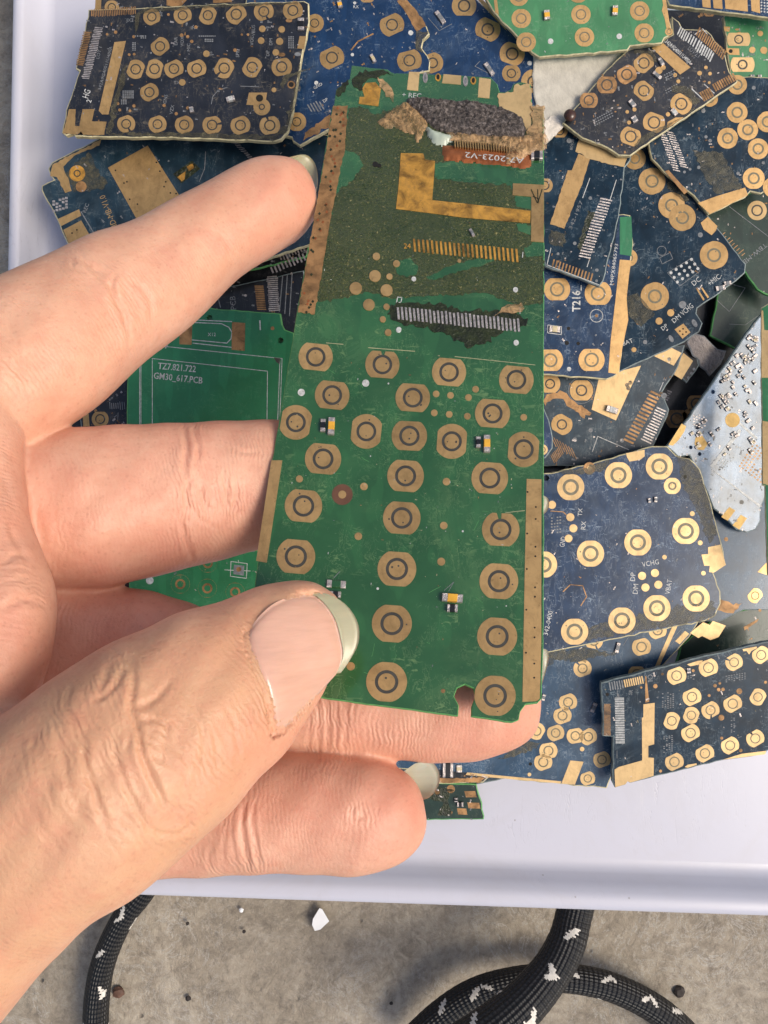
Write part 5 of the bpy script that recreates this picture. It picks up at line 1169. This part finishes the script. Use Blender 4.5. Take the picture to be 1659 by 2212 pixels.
for pts, w_, d_ in (([(370, 130), (400, 170), (450, 215), (520, 290), (548, 350), (580, 400), (600, 450), (598, 490)], 4.5, .32), ([(540, 225), (528, 290), (545, 340)], 4, .22), ([(620, 260), (680, 300), (712, 360), (722, 440)], 4, .22), ([(450, 200), (500, 230), (530, 260)], 3.5, .2),
                    ([(600, 440), (620, 520), (610, 580), (640, 640)], 4, .2), ([(1040, 40), (1075, 80), (1090, 130), (1110, 160)], 3.5, .16), ([(1060, 20), (1105, 90), (1130, 130)], 3, .12), ([(700, 420), (760, 480), (770, 540)], 3.5, .12),
                    ([(560, 380), (640, 420), (680, 430)], 3, .12), ([(30, 440), (80, 560), (100, 700)], 5, .12), ([(330, 150), (345, 200), (400, 230)], 4, .14), ([(0, 600), (60, 680), (140, 740)], 5, .12)):
    crease(('index', 'web'), 'G', pts, w_, d_)
for pts, w_, d_ in (([(872, 945), (878, 1040), (872, 1140), (885, 1200)], 4, .35), ([(925, 950), (935, 1040), (925, 1130)], 3.5, .22), ([(900, 1200), (875, 1260), (885, 1320), (900, 1350)], 4, .28), ([(955, 1240), (965, 1300), (985, 1350)], 3.5, .22), ([(1060, 1170), (1075, 1250), (1070, 1340)], 3.5, .22),
                    ([(865, 1400), (880, 1500), (905, 1590)], 4, .26), ([(1110, 1200), (1125, 1300), (1105, 1350)], 3, .15), ([(160, 1560), (210, 1650), (225, 1700)], 5, .3), ([(150, 1350), (200, 1480), (190, 1560)], 6, .15), ([(1090, 1060), (1150, 1080), (1220, 1075)], 3, .12), ([(900, 1320), (950, 1400), (1040, 1440)], 3, .12)):
    crease(('middle',), 'G', pts, w_, d_)
for pts, w_, d_ in (([(1140, 500), (1150, 600), (1145, 715)], 3, .16), ([(1110, 500), (1112, 600), (1108, 715)], 2.5, .1), ([(1075, 560), (1080, 640), (1075, 715)], 2.5, .1), ([(1205, 520), (1212, 600), (1205, 700)], 3, .16), ([(1170, 540), (1178, 640), (1172, 710)], 2.5, .12), ([(1235, 540), (1228, 640)], 2.5, .1), ([(1300, 640), (1400, 650), (1500, 655)], 4, .08)):
    crease(('ring',), 'H', pts, w_, d_)
for pts, w_, d_ in (([(858, 880), (845, 950), (850, 1020), (868, 1110)], 4, .3), ([(890, 880), (882, 960), (890, 1040), (910, 1110)], 3.5, .22), ([(800, 960), (780, 1040), (790, 1110)], 3, .12), ([(740, 1030), (730, 1080), (745, 1120)], 3, .12), ([(1225, 900), (1228, 935), (1260, 940), (1272, 912)], 2.5, .14), ([(1245, 900), (1250, 925)], 2.5, -.12), ([(820, 920), (812, 1000), (825, 1080)], 3, .1)):
    crease(('pinky',), 'H', pts, w_, d_)
for pts, w_, d_ in (([(0, 1170), (40, 1210), (62, 1330), (60, 1440), (110, 1540), (150, 1640)], 6, .3), ([(0, 1590), (60, 1560), (110, 1560), (150, 1580)], 5, .3), ([(0, 1830), (100, 1770), (170, 1780), (235, 1830)], 5, .3), ([(0, 1700), (80, 1690), (150, 1680)], 4, .15), ([(20, 1240), (30, 1400), (0, 1500)], 5, .16), ([(0, 1060), (60, 1100), (85, 1130)], 5, .3)):
    crease(('web', 'middle', 'palm', 'ring', 'thumb'), 'G', pts, w_, d_)
# soft flesh: low frequency swellings
disp += (.00022 * np.sin(PX * .021 + 1.1 * np.sin(PY * .017)) * np.sin(PY * .019 + 1.3) + .00008 * np.sin(PX * .06 + PY * .04)) * K
co2 = co + no * disp[:, None]
PD = (CAMZ - co2[:, 2]) / K
hm.vertices.foreach_set('co', co2.astype(np.float32).ravel())
def blob(ch, x, y, r, a):
    global red
    sel = (chain == cid[ch]); q = np.hypot(PX - x, PY - y) / r; red = np.maximum(red, np.where(sel, a * np.exp(-q * q), 0))
for a in (('index', 640, 430, 110, .8), ('index', 300, 640, 110, .25), ('index', 560, 500, 80, .4), ('middle', 380, 1180, 150, .6), ('middle', 200, 1230, 120, .7), ('middle', 560, 1130, 90, .5), ('middle', 430, 960, 100, .3), ('ring', 1060, 1580, 140, .8), ('ring', 800, 1560, 120, .55), ('pinky', 860, 1740, 120, .9), ('pinky', 700, 1720, 130, .6), ('pinky', 560, 1720, 90, .5),
          ('web', 60, 1120, 120, .7), ('web', 40, 1380, 110, .6), ('thumb', 590, 1620, 100, .55), ('thumb', 520, 1350, 90, .3), ('thumb', 700, 1480, 90, .5), ('ring', 300, 1350, 200, .6), ('middle', 120, 1150, 90, .6)): blob(*a)
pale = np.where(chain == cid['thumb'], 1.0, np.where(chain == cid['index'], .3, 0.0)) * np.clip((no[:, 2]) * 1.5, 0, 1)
for nm_, arr in (('along', S), ('red', red), ('wrinkle', wr), ('tan', pale)):
    at = hm.attributes.new(nm_, 'FLOAT', 'POINT'); at.data.foreach_set('value', arr.astype(np.float32))
for p in hm.polygons: p.use_smooth = True
hm.materials.clear()
def skin_mat():
    t = NT('skin')
    n1 = t.noise(60, 5, .6, .4); n2 = t.noise(420, 4, .65)
    col = t.ramp(n1, [(.3, lin((206, 154, 128))), (.7, lin((224, 176, 150)))])
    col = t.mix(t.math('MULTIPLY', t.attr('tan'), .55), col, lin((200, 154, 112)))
    col = t.mix(t.math('MULTIPLY', t.attr('red'), .62), col, lin((210, 136, 112)))
    col = t.mix(t.ramp(n2, [(.45, 0), (.75, .28)]), col, lin((190, 118, 94)))
    blot = t.ramp(t.noise(130, 6, .72, .6), [(.46, 0), (.72, .30)])
    col = t.mix(blot, col, lin((204, 124, 104)))
    pore = t.ramp(t.voro(1100), [(.10, 1), (.28, 0)])
    col = t.mix(t.math('MULTIPLY', pore, .16), col, lin((150, 92, 70)))
    # fine rings of skin relief across the finger, strongest near the joints
    s = t.attr('along'); wob = t.math('MULTIPLY', t.math('SUBTRACT', t.noise(170, 3, .6), .5), .0032)
    ph = t.math('MULTIPLY', t.math('ADD', s, wob), 2 * math.pi / .00062)
    ridg = t.math('MULTIPLY', t.math('SINE', ph), t.math('ADD', .10, t.math('MULTIPLY', t.attr('wrinkle'), .30)))
    ridg = t.math('MULTIPLY', ridg, t.ramp(t.noise(190, 4, .65), [(.38, .1), (.62, 1)]))
    vor = t.n.new('ShaderNodeTexVoronoi'); vor.feature = 'DISTANCE_TO_EDGE'; vor.inputs['Scale'].default_value = 1500
    t.l.new(t.tc.outputs['Object'], vor.inputs['Vector'])
    cell = t.ramp(vor.outputs['Distance'], [(0, 0), (.18, 1)])
    hgt = t.math('ADD', t.math('MULTIPLY', ridg, .8), t.math('ADD', t.math('MULTIPLY', cell, .08), t.math('MULTIPLY', t.noise(900, 4, .65), .9)))
    t.set(Base_Color=col, Roughness=t.ramp(n2, [(.3, .42), (.7, .56)]), Subsurface_Weight=.22,
          Subsurface_Radius=(1.0, .38, .22), Subsurface_Scale=.0022, Specular_IOR_Level=.42)
    t.bump(hgt, .5, .00022); return t.m
M['skin'] = skin_mat(); hm.materials.append(M['skin'])
hand = bpy.data.objects.new('person', hm); sc.collection.objects.link(hand)
org = P(-100, 1400, .12); hm.transform(Matrix.Translation(-org)); hand.location = org
tag(hand, 'bare hand reaching in from the left, thumb on top of the green board', 'person')

# ---- nails
def nail_mat(name, rgb, trans=.0, rough=.3):
    t = NT(name); c = lin(rgb)
    n = t.noise(180, 4, .6, 0, stretch=(1, 6, 1, .6))
    t.set(Base_Color=t.ramp(n, [(.3, tuple(v * .88 for v in c[:3]) + (1,)), (.7, c)]), Roughness=rough, Coat_Weight=.35, Coat_Roughness=.2, Subsurface_Weight=.2, Subsurface_Scale=.001, Transmission_Weight=trans)
    t.bump(t.noise(300, 3, .6, 0, stretch=(1, 8, 1, .6)), .25, .0001); return t.m
M['nail'] = nail_mat('nail plate', (216, 168, 146), .0, .24); M['nailedge'] = nail_mat('nail free edge', (190, 184, 148), .25, .42)
M['nailw'] = nail_mat('pale nail edge', (176, 174, 152), .1, .28)
bvh = BVHTree.FromPolygons([tuple(v) for v in co2[:]], [tuple(p.vertices) for p in hm.polygons])
def samp(pts, t):
    n = len(pts) - 1; x = min(t * n, n - 1e-6); i = int(x); f = x - i
    a = pts[max(0, i - 1)]; b_ = pts[i]; c_ = pts[i + 1]; d_ = pts[min(n, i + 2)]
    return np.array([cr(a[k], b_[k], c_[k], d_[k], f) for k in range(len(b_))])
def coons(top, bot, left, right, nu, nw):
    "left/right run top->bottom; top/bot run left->right"
    G = np.zeros((nu, nw, len(left[0])))
    for i in range(nu):
        u = i / (nu - 1)
        for j in range(nw):
            v = j / (nw - 1)
            a = (1 - v) * samp(top, u) + v * samp(bot, u); b_ = (1 - u) * samp(left, v) + u * samp(right, v)
            c_ = (1 - u) * (1 - v) * np.array(left[0]) + u * (1 - v) * np.array(right[0]) + (1 - u) * v * np.array(left[-1]) + u * v * np.array(right[-1])
            G[i, j] = a + b_ - c_
    return G
def sheet(name, G, dfun, th, mat, parent):
    nu, nw = G.shape[:2]; V = []
    for sgn in (0, 1):
        for i in range(nu):
            for j in range(nw):
                d = dfun(i / (nu - 1), j / (nw - 1), G[i, j]); e = 1 if 0 < i < nu - 1 and 0 < j < nw - 1 else .25
                V.append(P(G[i, j][0], G[i, j][1], d + (th if sgn else th * .3 * (1 - e))))
    N0 = nu * nw; F_ = []
    for i in range(nu - 1):
        for j in range(nw - 1):
            q = (i * nw + j, (i + 1) * nw + j, (i + 1) * nw + j + 1, i * nw + j + 1); F_.append(q); F_.append(tuple(N0 + k for k in q[::-1]))
    edge = [i * nw for i in range(nu)] + [(nu - 1) * nw + j for j in range(1, nw)] + [i * nw + nw - 1 for i in range(nu - 2, -1, -1)] + [j for j in range(nw - 2, 0, -1)]
    for a, b_ in zip(edge, edge[1:] + edge[:1]): F_.append((a, b_, N0 + b_, N0 + a))
    o = mesh_obj(name, V, F_, mat, parent, origin=None, smooth=True)
    o.data.transform(Matrix.Translation(-Vector((parent.matrix_world.translation if parent.parent else parent.location)))) if parent is hand else None
    return o
# thumb nail: plate then free edge; depth fitted to the flesh below
Lb = frl('H', [(862, 290), (868, 345), (895, 410), (925, 470), (945, 550), (960, 640)]); Fl = frl('H', [(1100, 160), (1140, 195), (1172, 245), (1190, 310), (1198, 370), (1178, 430)])
Tp = frl('H', [(862, 290), (905, 232), (960, 185), (1030, 160), (1100, 160)]); Bt = frl('H', [(960, 640), (1010, 612), (1060, 560), (1120, 495), (1178, 430)])
G = coons(Tp, Bt, Lb, Fl, 22, 20)
samples = []; dh = []
camo = Vector((0, 0, CAMZ))
for i in range(0, 22, 1):
    for j in range(1, 19, 1):
        x, y = G[i, j]; dr = (P(x, y, .15) - camo).normalized(); hit = bvh.ray_cast(camo, dr)
        if hit[0] is not None:
            dz = (CAMZ - hit[0].z) / K
            if dz < .1125: samples.append((1, i / 21, j / 19, (j / 19 - .5) ** 2, (i / 21) ** 2, (i / 21) * (j / 19 - .5) ** 2)); dh.append(dz)
cf_, *_ = np.linalg.lstsq(np.array(samples), np.array(dh), rcond=None)
def dth(u, v, g, off=.0001): return float(np.dot(cf_, (1, u, v, (v - .5) ** 2, u * u, u * (v - .5) ** 2))) - off
print('thumb nail d', dth(0, .5, None), dth(1, .5, None), dth(1, 0, None), dth(1, 1, None))
gx = G[:, :, 0].ravel(); gy = G[:, :, 1].ravel(); near = np.where((chain == cid['thumb']) & (PX > 500) & (PY > 1250) & (PY < 1620) & (no[:, 2] > 0))[0]
ohm = co2.copy()
for v_ in near:
    q = (gx - PX[v_]) ** 2 + (gy - PY[v_]) ** 2; k_ = int(q.argmin())
    if q[k_] < 11 ** 2:
        u_, w_ = (k_ // 20) / 21, (k_ % 20) / 19; lim = dth(u_, w_, None) + .00012 + .00026 * min(1, 6 * min(u_, w_, 1 - w_) + .1 + (u_ > .8))
        if PD[v_] < lim:
            ohm[v_] = P(PX[v_], PY[v_], lim)
ohm -= np.array(tuple(org))
hm.vertices.foreach_set('co', ohm.astype(np.float32).ravel()); hm.update()
nail = sheet('fingernail', G, lambda u, v, g: dth(u, v, g) + .0005 * max(0, abs(v - .5) * 2 - .85) * 4 + (.0006 * max(0, .08 - u) / .08), .0005, M['nail'], hand)
nail['label'] = 'thumbnail'
Fo = frl('H', [(1040, 150), (1130, 150), (1205, 188), (1250, 255), (1252, 325), (1222, 385), (1190, 430)])
Fi = frl('H', [(1030, 160), (1096, 158), (1140, 195), (1172, 245), (1190, 310), (1198, 370), (1175, 432)])
G2 = coons([Fi[0], Fo[0]], [Fi[-1], Fo[-1]], Fi, Fo, 8, 22)
e2 = sheet('nail_free_edge', G2, lambda u, v, g: dth(1 + .0 * u, v, g, .00018) + .0005 * u, .0003, M['nailedge'], nail)
e2.data.transform(Matrix.Translation(-org))
def edge_nail(nm, inner, outer, d0, curve, mat, par=hand):
    Gn = coons([inner[0], outer[0]], [inner[-1], outer[-1]], inner, outer, 8, 16)
    return sheet('fingernail', Gn, lambda u, v, g: d0 + curve * ((v - .5) * 2) ** 2 * -1 - .0006 * (1 - u) * 0, .0006, mat, par)
edge_nail('i', [(600, 345), (625, 370), (640, 400), (650, 430)], [(630, 338), (660, 334), (680, 352), (687, 385), (684, 414), (674, 425)], .1595, .003, M['nailedge'])
edge_nail('p', [(860, 1675), (880, 1690), (890, 1715), (890, 1735)], [(895, 1650), (925, 1643), (944, 1658), (950, 1682), (943, 1706), (926, 1724)], .1255, .002, M['nailw'])
edge_nail('r', [(1110, 1410), (1130, 1440), (1140, 1470), (1130, 1510)], [(1150, 1402), (1178, 1402), (1186, 1415), (1182, 1440), (1172, 1475), (1160, 1520)], .1330, .002, M['nailw'])
edge_nail('m', [(1110, 1040), (1130, 1060), (1130, 1080), (1120, 1110)], [(1150, 1060), (1178, 1072), (1186, 1082), (1184, 1100), (1172, 1112), (1150, 1115)], .1440, .001, M['nailw'])
